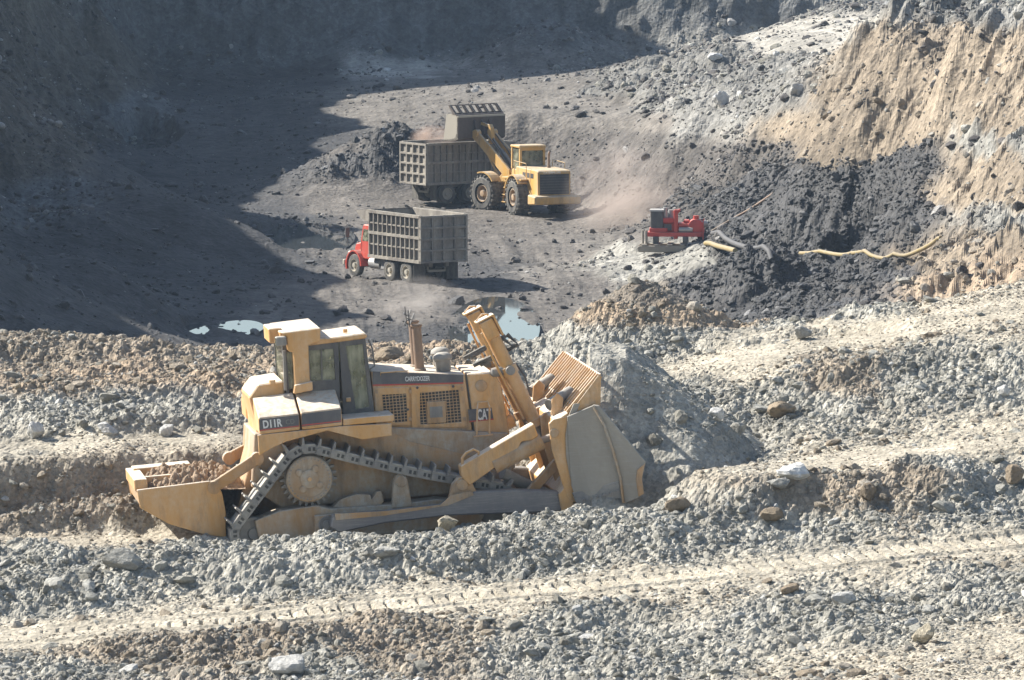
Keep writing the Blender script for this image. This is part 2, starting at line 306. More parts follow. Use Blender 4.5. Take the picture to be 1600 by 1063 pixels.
# ------------------------------------------------------------------ materials for the ground
def new_mat(name):
    m = bpy.data.materials.new(name); m.use_nodes = True
    nt = m.node_tree; b = nt.nodes['Principled BSDF']; return m, nt, b
def N(nt, t, **kw):
    n = nt.nodes.new(t)
    for k, v in kw.items():
        if k in n.inputs.keys(): n.inputs[k].default_value = v
        else: setattr(n, k, v)
    return n
def ground_mat(name, detail=14.0, bump=.05, gloss=.0):
    m, nt, b = new_mat(name); L = nt.links.new
    at_ = N(nt, 'ShaderNodeAttribute', attribute_name='tone')
    tc = N(nt, 'ShaderNodeTexCoord')
    n1 = N(nt, 'ShaderNodeTexNoise', Scale=detail * .12, Detail=6.0, Roughness=.65)
    n2 = N(nt, 'ShaderNodeTexNoise', Scale=detail, Detail=4.0, Roughness=.7)
    vo = N(nt, 'ShaderNodeTexVoronoi', Scale=detail * .55)
    for n in (n1, n2, vo): L(tc.outputs['Object'], n.inputs['Vector'])
    r1 = N(nt, 'ShaderNodeMapRange'); r1.inputs[1].default_value = .3; r1.inputs[2].default_value = .7; r1.inputs[3].default_value = .72; r1.inputs[4].default_value = 1.25
    L(n1.outputs[0], r1.inputs[0])
    r2 = N(nt, 'ShaderNodeMapRange'); r2.inputs[1].default_value = .3; r2.inputs[2].default_value = .7; r2.inputs[3].default_value = .75; r2.inputs[4].default_value = 1.25
    L(n2.outputs[0], r2.inputs[0])
    mu = N(nt, 'ShaderNodeMath', operation='MULTIPLY'); L(r1.outputs[0], mu.inputs[0]); L(r2.outputs[0], mu.inputs[1])
    vs = N(nt, 'ShaderNodeSeparateColor'); L(vo.outputs['Color'], vs.inputs[0])
    r3 = N(nt, 'ShaderNodeMapRange'); r3.inputs[3].default_value = .78; r3.inputs[4].default_value = 1.2; L(vs.outputs[0], r3.inputs[0])
    mu2 = N(nt, 'ShaderNodeMath', operation='MULTIPLY'); L(mu.outputs[0], mu2.inputs[0]); L(r3.outputs[0], mu2.inputs[1])
    mx = N(nt, 'ShaderNodeMix', data_type='RGBA', blend_type='MULTIPLY'); mx.inputs[0].default_value = 1
    L(at_.outputs['Color'], mx.inputs[6]); L(mu2.outputs[0], mx.inputs[7]); L(mx.outputs[2], b.inputs['Base Color'])
    L(at_.outputs['Alpha'], b.inputs['Roughness'])
    b.inputs['Specular IOR Level'].default_value = .35
    ad = N(nt, 'ShaderNodeMath', operation='ADD'); L(n2.outputs[0], ad.inputs[0]); L(vo.outputs['Distance'], ad.inputs[1])
    bp = N(nt, 'ShaderNodeBump', Strength=.9, Distance=bump); L(ad.outputs[0], bp.inputs['Height']); L(bp.outputs[0], b.inputs['Normal'])
    return m
GM_NEAR = ground_mat('broken_rock_ground', 16, .035)
GM_FAR = ground_mat('pit_ground', 7, .07)

# ------------------------------------------------------------------ ground sheets
def tag(o, label=None, cat=None, group=None, kind=None):
    for k, v in (('label', label), ('category', cat), ('group', group), ('kind', kind)):
        if v: o[k] = v
    return o
def np_mesh(name, co, quads, tone=None):
    me = bpy.data.meshes.new(name)
    me.vertices.add(len(co)); me.vertices.foreach_set('co', np.ascontiguousarray(co, np.float32).ravel())
    nq = len(quads); me.loops.add(nq * 4); me.polygons.add(nq)
    me.loops.foreach_set('vertex_index', np.ascontiguousarray(quads, np.int32).ravel())
    me.polygons.foreach_set('loop_start', np.arange(0, nq * 4, 4, dtype=np.int32))
    me.polygons.foreach_set('loop_total', np.full(nq, 4, np.int32)) if False else None
    me.polygons.foreach_set('use_smooth', np.zeros(nq, bool))
    if tone is not None:
        a = me.color_attributes.new('tone', 'FLOAT_COLOR', 'POINT'); a.data.foreach_set('color', np.ascontiguousarray(tone, np.float32).ravel())
    me.update(calc_edges=True); me.validate()
    return me
QUALITY = 1.0
rows = np.concatenate([np.arange(-10, 60, 5.), np.arange(60, 116, 2.), np.arange(116, 150, .055 / QUALITY), np.arange(150, 168, .09 / QUALITY), np.arange(168, 230, 1.2), np.arange(230, 268, .6),
                       np.arange(268, 330, .26 / QUALITY), np.arange(330, 442, .34 / QUALITY), np.arange(442, 470, 3), np.arange(470, 701, 23)])
hw = 800 / F * 1.14; nc = int(655 * QUALITY)
tanc = np.concatenate([-np.geomspace(.9, hw * 1.06, 34), np.linspace(-hw, hw, nc), np.geomspace(hw * 1.06, .9, 34)])
YY, TT = np.meshgrid(rows, tanc, indexing='ij')
XX = TT * np.maximum(YY, 40)
gx, gy = XX.ravel(), YY.ravel()
gz, gs, grub, groad = height(gx, gy, True)
NR, NC = XX.shape
idx = np.arange(NR * NC).reshape(NR, NC)
Q = np.stack([idx[:-1, :-1], idx[:-1, 1:], idx[1:, 1:], idx[1:, :-1]], -1).reshape(-1, 4)
GCO = np.stack([gx, gy, gz], -1)
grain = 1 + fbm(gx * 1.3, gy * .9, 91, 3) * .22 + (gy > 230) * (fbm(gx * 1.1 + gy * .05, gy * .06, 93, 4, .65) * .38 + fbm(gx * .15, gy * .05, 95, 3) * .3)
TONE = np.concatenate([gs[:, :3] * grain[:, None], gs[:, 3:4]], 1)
cx, cy, cz = (GCO[Q].mean(1)).T
reg = np.zeros(len(Q), int)                                            # 0 pit floor
reg[cy < 176] = 1                                                       # bench
q_u = cx / np.maximum(cy, 20) * F + 800; q_v = (CAM_H - cz) * F / np.maximum(cy, 20) + HORIZON
reg[(cy >= 176) & (cx < -20.5) & (cy > 255) & ((cy > 365) | (cx < -30))] = 2   # left highwall
reg[(cy > 431)] = 3                                                     # far highwall
emb = (cy >= 176) & (cy < 352) & (q_u > 1190) & (cz > 4.0 + np.clip((cy - 300) * .02, 0, 1)) & (q_v < 200 + (q_u - 1190) * 1.4)
emb |= (cy >= 176) & (cy < 300) & (q_u > 1420)
reg[emb & (reg == 0)] = 4
inheap = np.zeros(len(Q), bool)
def heap_reg(h, lo):
    hx, hy, hz, sl_, rd = h
    return (cz > lo) & (np.hypot(cx - hx, (cy - hy)) < (hz - lo) / sl_ * 1.15 + .4)
for i in (0, 1): reg[heap_reg(HEAPS[i], .35) & (reg == 0)] = 5
for i in (2, 3, 4, 5): reg[heap_reg(HEAPS[i], .9) & (reg == 0)] = 6
reg[heap_reg(HEAPS[8], 5.4) & (reg == 0) & (cy > 352)] = 7
reg[(reg == 1) & (cx > 1.6) & (cx < 7.2) & (cz > push_heap(cx, cy) - .22) & (push_heap(cx, cy) > 10.6)] = 8
reg[heap_reg(HEAPS[12], 11.75) & (reg == 1)] = 9
SHEETS = {0: ('pit_floor', None), 1: ('bench_ground', None), 2: ('left_highwall', None), 3: ('far_highwall', None), 4: ('embankment', None),
          5: ('coal_heap', ('low cone of broken coal beside the small pool, before the red pump', 'coal heap')),
          6: ('coal_heap', ('largest black coal heap, behind the yellow hose at the foot of the tan slope', 'coal heap')),
          7: ('rubble_heap', ('heap of grey rubble with pale boulders at the far end of the pit', 'rubble heap')),
          8: ('dirt_heap', ('grey heap of dirt pushed up in front of the bulldozer blade', 'dirt heap')),
          9: ('dirt_heap', ('small brown mound of clods on the bench edge behind the blade', 'dirt heap'))}
GROUND = {}
for k, (nm, lab) in SHEETS.items():
    q = Q[reg == k]
    if not len(q): continue
    used, inv = np.unique(q, return_inverse=True)
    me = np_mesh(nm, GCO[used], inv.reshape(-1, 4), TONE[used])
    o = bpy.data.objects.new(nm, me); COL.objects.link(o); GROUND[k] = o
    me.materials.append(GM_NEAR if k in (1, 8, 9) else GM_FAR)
    if lab: tag(o, lab[0], lab[1])
    else: tag(o, kind='structure')
tag(GROUND[1], 'grey and tan bench of broken rock with crawler tracks under the bulldozer'); tag(GROUND[0], 'dark coal dusted floor of the pit')
tag(GROUND[2], 'shaded rock highwall at the left of the pit'); tag(GROUND[3], 'shaded rock wall closing the far end of the pit'); tag(GROUND[4], 'tan eroded embankment slope at the right')
_far = np.linspace(0, 2 * math.pi, 48, endpoint=False)
for p in PUDDLES:
    _, px, py, z, hw_, hh_, sd = p
    y0 = (CAM_H - z) * F / (py + 1.5 * hh_ - HORIZON); y1 = (CAM_H - z) * F / (py - 1.5 * hh_ - HORIZON)
    c = at(px, py, z); rx = hw_ * 1.5 / F * c.y
    vs = [(c.x + rx * math.cos(a), (y0 + y1) / 2 + (y1 - y0) / 2 * math.sin(a), z) for a in _far]
    me = bpy.data.meshes.new('puddle'); me.from_pydata(vs, [], [list(range(48))]); 
    o = bpy.data.objects.new('puddle', me); COL.objects.link(o); tag(o, kind='structure')
    if 'WATER' not in globals():
        WATER, nt, b = new_mat('muddy_water'); b.inputs['Base Color'].default_value = (.05, .055, .055, 1); b.inputs['Roughness'].default_value = .02; b.inputs['IOR'].default_value = 1.33
        nz = N(nt, 'ShaderNodeTexNoise', Scale=3.0, Detail=2.0); bp = N(nt, 'ShaderNodeBump', Strength=.03, Distance=.02); nt.links.new(nz.outputs[0], bp.inputs['Height']); nt.links.new(bp.outputs[0], b.inputs['Normal'])
    me.materials.append(WATER)
# ------------------------------------------------------------------ stones
def gz_at(x, y):                       # height of the ground sheets at any point
    x = np.asarray(x, float); y = np.asarray(y, float)
    r = np.clip(np.searchsorted(rows, y) - 1, 0, NR - 2); fr = (y - rows[r]) / (rows[r + 1] - rows[r])
    t = x / np.maximum(y, 40); c = np.clip(np.searchsorted(tanc, t) - 1, 0, NC - 2); fc = (t - tanc[c]) / (tanc[c + 1] - tanc[c])
    Z = GCO[:, 2].reshape(NR, NC)
    return (Z[r, c] * (1 - fc) + Z[r, c + 1] * fc) * (1 - fr) + (Z[r + 1, c] * (1 - fc) + Z[r + 1, c + 1] * fc) * fr, r * NC + c
def rock_mesh(name, seed, sub=2, flat=.75, planes=11):
    rg = random.Random(seed); bm = bmesh.new(); bmesh.ops.create_icosphere(bm, subdivisions=sub, radius=1)
    pl = []
    for _ in range(planes):
        n = Vector((rg.gauss(0, 1), rg.gauss(0, 1), rg.gauss(0, 1))).normalized(); pl.append((n, rg.uniform(.5, .95)))
    ax = Vector((rg.uniform(.8, 1.25), rg.uniform(.7, 1.1), flat * rg.uniform(.75, 1.1)))
    for v in bm.verts:
        d = v.co.normalized(); r = 1.15
        for n, h in pl:
            k = n.dot(d)
            if k > .05: r = min(r, h / k)
        r *= 1 + rg.uniform(-.05, .05)
        v.co = Vector((d.x * ax.x, d.y * ax.y, d.z * ax.z)) * r
    me = bpy.data.meshes.new(name); bm.to_mesh(me); bm.free(); return me
def stone_mat(name, cols, rough=1.0, spec=.3, inst=True):
    m, nt, b = new_mat(name); L = nt.links.new
    oi = N(nt, 'ShaderNodeObjectInfo'); cr = N(nt, 'ShaderNodeValToRGB'); L(oi.outputs['Random'], cr.inputs[0])
    cr.color_ramp.interpolation = 'LINEAR'
    el = cr.color_ramp.elements
    while len(el) < len(cols): el.new(.5)
    for i, (p, c) in enumerate(cols): el[i].position = p; el[i].color = (*c, 1)
    tc = N(nt, 'ShaderNodeTexCoord'); nz = N(nt, 'ShaderNodeTexNoise', Scale=2.3, Detail=6.0, Roughness=.7); L(tc.outputs['Object'], nz.inputs[0])
    rr = N(nt, 'ShaderNodeMapRange'); rr.inputs[1].default_value = .3; rr.inputs[2].default_value = .7; rr.inputs[3].default_value = .62; rr.inputs[4].default_value = 1.25; L(nz.outputs[0], rr.inputs[0])
    mx = N(nt, 'ShaderNodeMix', data_type='RGBA', blend_type='MULTIPLY'); mx.inputs[0].default_value = 1; L(cr.outputs[0], mx.inputs[6]); L(rr.outputs[0], mx.inputs[7])
    L(mx.outputs[2], b.inputs['Base Color']); b.inputs['Roughness'].default_value = rough; b.inputs['Specular IOR Level'].default_value = spec
    n2 = N(nt, 'ShaderNodeTexNoise', Scale=7.0, Detail=5.0, Roughness=.7); L(tc.outputs['Object'], n2.inputs[0])
    bp = N(nt, 'ShaderNodeBump', Strength=.7, Distance=.12); L(n2.outputs[0], bp.inputs['Height']); L(bp.outputs[0], b.inputs['Normal'])
    return m
ST_GREY = stone_mat('grey_rock', [(0, (.26, .243, .20)), (.35, (.335, .318, .268)), (.75, (.395, .38, .33)), (.94, (.48, .465, .415)), (1, (.68, .665, .62))])
ST_BROWN = stone_mat('brown_clod', [(0, (.26, .21, .15)), (.5, (.34, .285, .215)), (.85, (.40, .35, .28)), (1, (.5, .46, .39))])
ST_TAN = stone_mat('tan_rock', [(0, (.28, .225, .155)), (.5, (.36, .30, .22)), (.85, (.42, .37, .29)), (1, (.58, .55, .48))])
ST_COAL = stone_mat('coal_lump', [(0, (.03, .029, .029)), (.6, (.055, .053, .052)), (.94, (.10, .097, .093)), (1, (.28, .27, .255))], .5, .5)
ST_MIX = stone_mat('coal_and_shale', [(0, (.05, .046, .044)), (.5, (.10, .088, .08)), (.85, (.16, .145, .13)), (1, (.42, .40, .37))], .7, .4)
ROCKCOLS = {}
def rock_collection(key, mat):
    c = bpy.data.collections.new('rock_kinds_' + key)
    for i in range(9):
        me = rock_mesh('stone', 40 + i, 2); me.materials.append(mat)
        c.objects.link(bpy.data.objects.new('stone_kind', me))
    ROCKCOLS[key] = c
for k, m in (('grey', ST_GREY), ('brown', ST_BROWN), ('tan', ST_TAN), ('coal', ST_COAL), ('mix', ST_MIX)): rock_collection(k, m)
def scatter_nodes(key):
    g = bpy.data.node_groups.new('scatter_' + key, 'GeometryNodeTree')
    g.interface.new_socket('Geometry', in_out='INPUT', socket_type='NodeSocketGeometry'); g.interface.new_socket('Geometry', in_out='OUTPUT', socket_type='NodeSocketGeometry')
    n = g.nodes; L = g.links.new
    gi, go = n.new('NodeGroupInput'), n.new('NodeGroupOutput')
    ci = n.new('GeometryNodeCollectionInfo'); ci.inputs['Collection'].default_value = ROCKCOLS[key]; ci.inputs['Separate Children'].default_value = True; ci.inputs['Reset Children'].default_value = True
    ip = n.new('GeometryNodeInstanceOnPoints'); ip.inputs['Pick Instance'].default_value = True
    def attr(nm, ty):
        a = n.new('GeometryNodeInputNamedAttribute'); a.data_type = ty; a.inputs['Name'].default_value = nm; return a.outputs[0]
    er = n.new('FunctionNodeEulerToRotation'); L(attr('rot', 'FLOAT_VECTOR'), er.inputs[0])
    L(gi.outputs[0], ip.inputs['Points']); L(ci.outputs[0], ip.inputs['Instance']); L(attr('pick', 'INT'), ip.inputs['Instance Index'])
    L(er.outputs[0], ip.inputs['Rotation']); L(attr('size', 'FLOAT_VECTOR'), ip.inputs['Scale']); L(ip.outputs[0], go.inputs[0])
    return g
RS = np.random.RandomState(11)
def scatter(name, key, pts, size, label, cat):
    n = len(pts); me = bpy.data.meshes.new(name); me.vertices.add(n); me.vertices.foreach_set('co', pts.astype(np.float32).ravel())
    def put(nm, ty, data, f): a = me.attributes.new(nm, ty, 'POINT'); a.data.foreach_set(f, data.ravel())
    put('rot', 'FLOAT_VECTOR', np.stack([RS.uniform(-.5, .5, n), RS.uniform(-.5, .5, n), RS.uniform(0, 6.28, n)], 1).astype(np.float32), 'vector')
    put('size', 'FLOAT_VECTOR', (size[:, None] * RS.uniform(.75, 1.25, (n, 3))).astype(np.float32), 'vector')
    put('pick', 'INT', RS.randint(0, 9, n).astype(np.int32), 'value')
    o = bpy.data.objects.new(name, me); COL.objects.link(o)
    md = o.modifiers.new('scatter', 'NODES'); md.node_group = bpy.data.node_groups.get('scatter_' + key) or scatter_nodes(key)
    tag(o, label, cat, kind='stuff'); return o
ROCKS = [rock_mesh('stone', 900 + i, 2) for i in range(14)]
_rm = {}
def single_stone(parent, mat, p, r, i, rg):
    k = (i % 14, mat.name)
    if k not in _rm:
        me = ROCKS[i % 14].copy(); me.materials.append(mat); _rm[k] = me
    o = bpy.data.objects.new('stone', _rm[k]); COL.objects.link(o)
    o.location = p; o.rotation_euler = (rg.uniform(-.4, .4), rg.uniform(-.4, .4), rg.uniform(0, 6.28)); o.scale = [r * rg.uniform(.8, 1.25) for _ in range(3)]
    if parent: o.parent = parent
    return o
CLEAR = []                             # places kept free of scattered stones: (x, y, rx, ry)
CLEAR.append((-2.6, 144.9, 5.4, 2.3))
def strew(n, ymin, ymax, smin, smax, power, seed, xr=1.13):
    rs = np.random.RandomState(seed)
    y = np.sqrt(rs.uniform(ymin ** 2, ymax ** 2, n)); x = rs.uniform(-1, 1, n) * y * 800 / F * xr
    s = smin * rs.uniform(0, 1, n) ** (-1 / power); s = np.where(s > smax, smin + (smax - smin) * rs.uniform(0, .6, n), s)
    z, k = gz_at(x, y)
    keep = rs.uniform(0, 1, n) < np.clip(grub[k], .05, 1) * (.25 + .75 * sstep(.3, .6, vnoise(x * .7, y * .35, 301)))
    keep &= ~((groad[k] > .45) & (s > .06) & (y < 200) & (rs.uniform(0, 1, n) < .85))
    for cx_, cy_, rx, ry in CLEAR: keep &= ~((np.abs(x - cx_) < rx) & (np.abs(y - cy_) < ry))
    return x[keep], y[keep], z[keep], s[keep], k[keep]
def tone_kind(k):
    c = TONE[k, :3]; lum = c.mean(1); sat = (c[:, 0] - c[:, 2]) / lum
    out = np.full(len(k), 2)                          # grey
    out[(sat > .33) & (RS.rand(len(k)) < .65)] = 1; out[lum < .14] = 4; out[lum < .075] = 3
    out[(sat > .45) & (lum > .25)] = 5
    return out
KEYS = {1: ('brown', ST_BROWN), 2: ('grey', ST_GREY), 3: ('coal', ST_COAL), 4: ('mix', ST_MIX), 5: ('tan', ST_TAN)}
def strew_all(n, y0, y1, smin, smax, power, seed, n_single, where, sink=.25, dark=False):
    x, y, z, s, k = strew(n, y0, y1, smin, smax, power, seed)
    if dark: w = TONE[k, :3].mean(1) < .10; x, y, z, s, k = x[w], y[w], z[w], s[w], k[w]
    kd = tone_kind(k); kd[(kd == 2) & (y > 200) & (RS.rand(len(k)) < .6)] = 4; rg = random.Random(seed)
    pts = np.stack([x, y, z + s * .35 - s * sink], 1)
    u = x / y * F + 800; v = (CAM_H - z) * F / y + HORIZON
    seen = (u > 5) & (u < 1595) & (v > 3) & (v < 1058)
    order = np.argsort(-(s / y) * seen)[:n_single]
    single = np.zeros(len(x), bool); single[order] = True
    for i in order:
        par = GROUND[1] if y[i] < 176 else GROUND[4] if x[i] > 12.5 and z[i] > 4 else GROUND[0]
        single_stone(par, KEYS[kd[i]][1], pts[i], s[i], int(i), rg)
    for q, (key, m) in KEYS.items():
        w = (kd == q) & ~single
        if w.sum() > 20: scatter(key + '_gravel', key, pts[w], s[w], LAB[key] + ' ' + where, 'gravel')
LAB = dict(brown='brown clods and dirt crumbs', grey='grey broken stones', coal='black coal lumps', mix='coal and shale fragments', tan='tan weathered rock bits')
strew_all(275000, 117, 169, .019, .22, 2.3, 3, 290, 'strewn over the near bench', .36)
strew_all(170000, 230, 432, .05, .42, 2.15, 4, 200, 'strewn about the pit and slopes')
CLEAR.append((-30, 340, 34, 120))      # the next strewing is for the coal alone
strew_all(260000, 284, 345, .045, .26, 2.1, 6, 60, 'thick upon the coal heaps', dark=True)
# boulders one can point at
BOULDER = [  # px, py (centre), width px, height factor, colour, label
    (187, 880, 66, .62, 'G', 'large flat sided pale grey boulder in the gravel windrow below the bulldozer rear'),
    (447, 1046, 64, .6, 'W', 'white topped block cut by the bottom edge of the picture'),
    (1452, 996, 46, .85, 'T', 'tan pointed boulder standing on the track at bottom right'),
    (1245, 742, 60, .55, 'W', 'long pale slab of rock at the toe of the pushed heap'),
    (1222, 757, 44, .5, 'G', 'grey rock leaning against the long pale slab'),
    (1211, 811, 40, .75, 'B', 'brown boulder at the foot of the dark cut bank'),
    (1358, 774, 32, 1.05, 'B', 'upright brown boulder stuck in the dark cut bank'),
    (50, 674, 32, 1.0, 'W', 'white streaked boulder at the far left of the bench'),
    (163, 672, 34, .7, 'W', 'pale boulder in the grey gravel left of the bulldozer'),
    (258, 672, 28, .9, 'W', 'small white boulder nearest the bulldozer on its left'),
    (1117, 650, 30, .75, 'W', 'white tilted rock on the bank above the pushed heap'),
    (1158, 672, 28, .9, 'G', 'rounded grey rock below the white tilted one above the heap'),
    (1228, 640, 56, .6, 'B', 'big brown clod of earth in the rubble band above the heap'),
    (1127, 152, 27, 1.1, 'W', 'pale upright boulder on the far grey rubble heap'),
    (1158, 146, 12, 1.4, 'W', 'small pale boulder right of the upright one on the far heap'),
    (1247, 134, 32, .75, 'W', 'white boulder where the rubble heap meets the tan slope'),
    (1118, 88, 26, .6, 'W', 'white rock at the top of the far rubble heap'),
    (1256, 521, 30, .85, 'G', 'squarish grey block at the edge of the upper road'),
    (1320, 941, 44, .6, 'W', 'white broken rock in the foreground rubble right of centre'),
    (925, 1008, 40, .5, 'W', 'flat white stone in the foreground rubble at centre'),
    (1571, 613, 22, .95, 'W', 'white block near the right edge above the tan track'),
    (1590, 745, 34, 1.1, 'B', 'brown boulder at the right edge beside the tan track'),
    (693, 819, 42, .6, 'T', 'yellowish stone on the windrow crest under the bulldozer track'),
    (600, 865, 48, .45, 'G', 'flat slab lying on the windrow under the bulldozer'),
    (1010, 470, 34, .9, 'B', 'topmost brown clod on the mound behind the blade'),
    (1066, 790, 50, .75, 'B', 'brown clod at the foot of the heap beside the blade'),
    (1240, 925, 38, .5, 'B', 'dark brown rock on the foreground track'),
    (1444, 47, 20, .5, 'K', 'dark flat rock on the rim of the tan embankment'),
    (1441, 34, 8, 1.3, 'W', 'pale knob of rock standing on the embankment rim'),
    (550, 224, 12, 1.3, 'W', 'white rock at the left end of the coal bench'),
    (1232, 405, 20, .8, 'G', 'grey block lying on the coal beside the yellow hose'),
    (1270, 398, 12, .9, 'G', 'small round rock under the yellow hose'),
    (905, 80, 14, .6, 'G', 'lone grey rock on the shaded floor before the far wall'),
    (610, 553, 60, .6, 'B', 'broad brown clod on the bench edge behind the exhaust stacks')]
BC = dict(G=(.42, .405, .36), W=(.72, .70, .65), T=(.48, .42, .31), B=(.34, .27, .19), K=(.06, .06, .06))
BM = {}
for k, c in BC.items():
    d = tuple(v * .7 for v in c); BM[k] = stone_mat('boulder_' + {'G': 'grey', 'W': 'white', 'T': 'tan', 'B': 'brown', 'K': 'dark'}[k], [(0, d), (1, c)])
_gv = (CAM_H - GCO[:, 2]) * F / np.maximum(GCO[:, 1], 20) + HORIZON; _gu = GCO[:, 0] / np.maximum(GCO[:, 1], 20) * F + 800
def on_ground(px, py, tol=4.0):        # nearest ground point met by the sight line through a photo pixel
    m = (np.abs(_gu - px) < tol) & (np.abs(_gv - py) < tol) & (GCO[:, 1] > 110)
    i = np.nonzero(m)[0]
    if not len(i): return on_ground(px, py, tol * 2) if tol < 60 else at(px, py, 0)
    i = i[GCO[i, 1] < GCO[i, 1].min() + 3]
    return Vector(GCO[i].mean(0))
for j, (px, py, w, hf, kc, lab) in enumerate(BOULDER):
    p = on_ground(px, py + w * hf * .38); r = w / F * p.y / 2
    me = rock_mesh('boulder', 300 + j, 3, .8, 12); me.materials.append(BM[kc])
    o = bpy.data.objects.new('boulder', me); COL.objects.link(o)
    b = [max(abs(v.co[i]) for v in me.vertices) for i in range(3)]
    o.location = (p.x, p.y + r * .3, p.z + r * hf * .72); o.scale = (r / b[0], r * .85 / b[1], r * hf / b[2]); o.rotation_euler = (0, 0, (j * 1.3) % .5 - .25)
    tag(o, lab, 'boulder', 'boulders about the mine')
# ------------------------------------------------------------------ machine building kit
def empty(name, loc=(0, 0, 0), rot=(0, 0, 0)):
    o = bpy.data.objects.new(name, None); COL.objects.link(o); o.location = loc; o.rotation_euler = rot; o.empty_display_size = .2
    return o
class MB:
    def __init__(s): s.bm = bmesh.new()
    def box(s, x0, x1, y0, y1, z0, z1, m=None):
        vs = [s.bm.verts.new(v) for v in ((x0, y0, z0), (x1, y0, z0), (x1, y1, z0), (x0, y1, z0), (x0, y0, z1), (x1, y0, z1), (x1, y1, z1), (x0, y1, z1))]
        for f in ((0, 3, 2, 1), (4, 5, 6, 7), (0, 1, 5, 4), (1, 2, 6, 5), (2, 3, 7, 6), (3, 0, 4, 7)): s.bm.faces.new([vs[i] for i in f])
        if m is not None:
            for v in vs: v.co = m @ v.co
        return s
    def prism(s, poly, a, b, ax='y'):              # closed outline pushed from a to b along an axis
        def p(u, v, w): return {'y': (u, w, v), 'x': (w, u, v), 'z': (u, v, w)}[ax]
        A = [s.bm.verts.new(p(u, v, a)) for u, v in poly]; B = [s.bm.verts.new(p(u, v, b)) for u, v in poly]
        s.bm.faces.new(A); s.bm.faces.new(B[::-1]); n = len(A)
        for i in range(n): s.bm.faces.new((A[i], B[i], B[(i + 1) % n], A[(i + 1) % n]))
        return s
    def loft(s, rings, cap=True):
        R_ = [[s.bm.verts.new(v) for v in r] for r in rings]; n = len(R_[0])
        for a, b in zip(R_[:-1], R_[1:]):
            for i in range(n): s.bm.faces.new((a[i], a[(i + 1) % n], b[(i + 1) % n], b[i]))
        if cap: s.bm.faces.new(R_[0][::-1]); s.bm.faces.new(R_[-1])
        return s
    def cyl(s, p0, p1, r0, r1=None, n=18):
        p0, p1 = Vector(p0), Vector(p1); r1 = r0 if r1 is None else r1
        d = (p1 - p0).normalized(); a = d.orthogonal().normalized(); b = d.cross(a)
        rg = lambda p, r: [p + (a * math.cos(t) + b * math.sin(t)) * r for t in [2 * math.pi * i / n for i in range(n)]]
        return s.loft([rg(p0, r0), rg(p1, r1)])
    def lathe(s, c, axis, prof, n=24, cap=True):             # prof: (distance along the axis, radius)
        c = Vector(c); d = Vector(axis).normalized(); a = d.orthogonal().normalized(); b = d.cross(a)
        return s.loft([[c + d * h + (a * math.cos(t) + b * math.sin(t)) * r for t in [2 * math.pi * i / n for i in range(n)]] for h, r in prof], cap)
    def tube(s, pts, r, n=8):
        pts = [Vector(p) for p in pts]; rings = []; a = None
        for i, p in enumerate(pts):
            d = (pts[min(i + 1, len(pts) - 1)] - pts[max(i - 1, 0)]).normalized()
            a = d.orthogonal().normalized() if a is None else (a - d * a.dot(d)).normalized()
            b = d.cross(a); rings.append([p + (a * math.cos(t) + b * math.sin(t)) * r for t in [2 * math.pi * k / n for k in range(n)]])
        return s.loft(rings)
    def beam(s, p0, p1, w, h, up=(0, 0, 1)):       # rectangular bar between two points
        p0, p1 = Vector(p0), Vector(p1); d = (p1 - p0).normalized(); u = Vector(up); u = (u - d * u.dot(d)).normalized(); v = d.cross(u)
        rg = lambda p: [p + v * (w / 2 * a) + u * (h / 2 * b) for a, b in ((-1, -1), (1, -1), (1, 1), (-1, 1))]
        return s.loft([rg(p0), rg(p1)])
    def build(s, name, mat, parent=None, bevel=0, smooth=False, mesh=False):
        bm = s.bm; bmesh.ops.recalc_face_normals(bm, faces=bm.faces)
        if bevel:
            ed = [e for e in bm.edges if len(e.link_faces) == 2 and e.calc_face_angle(0) > .5]
            bmesh.ops.bevel(bm, geom=ed, offset=bevel, segments=1, affect='EDGES', clamp_overlap=True)
        me = bpy.data.meshes.new(name); bm.to_mesh(me); bm.free()
        if smooth:
            for p in me.polygons: p.use_smooth = True
            me.set_sharp_from_angle(angle=.7)
        me.materials.append(mat)
        if mesh: return me
        return link(name, me, parent)
def link(name, me, parent=None):
    o = bpy.data.objects.new(name, me); COL.objects.link(o); o.parent = parent; return o
def lettering(txt, size, mat, parent, m, stretch=1.0, bold=.012, name='lettering', extrude=.004):
    cu = bpy.data.curves.new('lettering', 'FONT'); cu.body = txt; cu.size = size; cu.offset = bold * size; cu.extrude = extrude; cu.align_x = 'LEFT'
    o = bpy.data.objects.new('lettering', cu); COL.objects.link(o)
    dg = bpy.context.evaluated_depsgraph_get(); me = bpy.data.meshes.new_from_object(o.evaluated_get(dg)); bpy.data.objects.remove(o)
    me.materials.clear(); me.materials.append(mat); me.transform(Matrix.Diagonal((stretch, 1, 1, 1)))
    q = link(name, me, parent); q.matrix_local = m
    return q
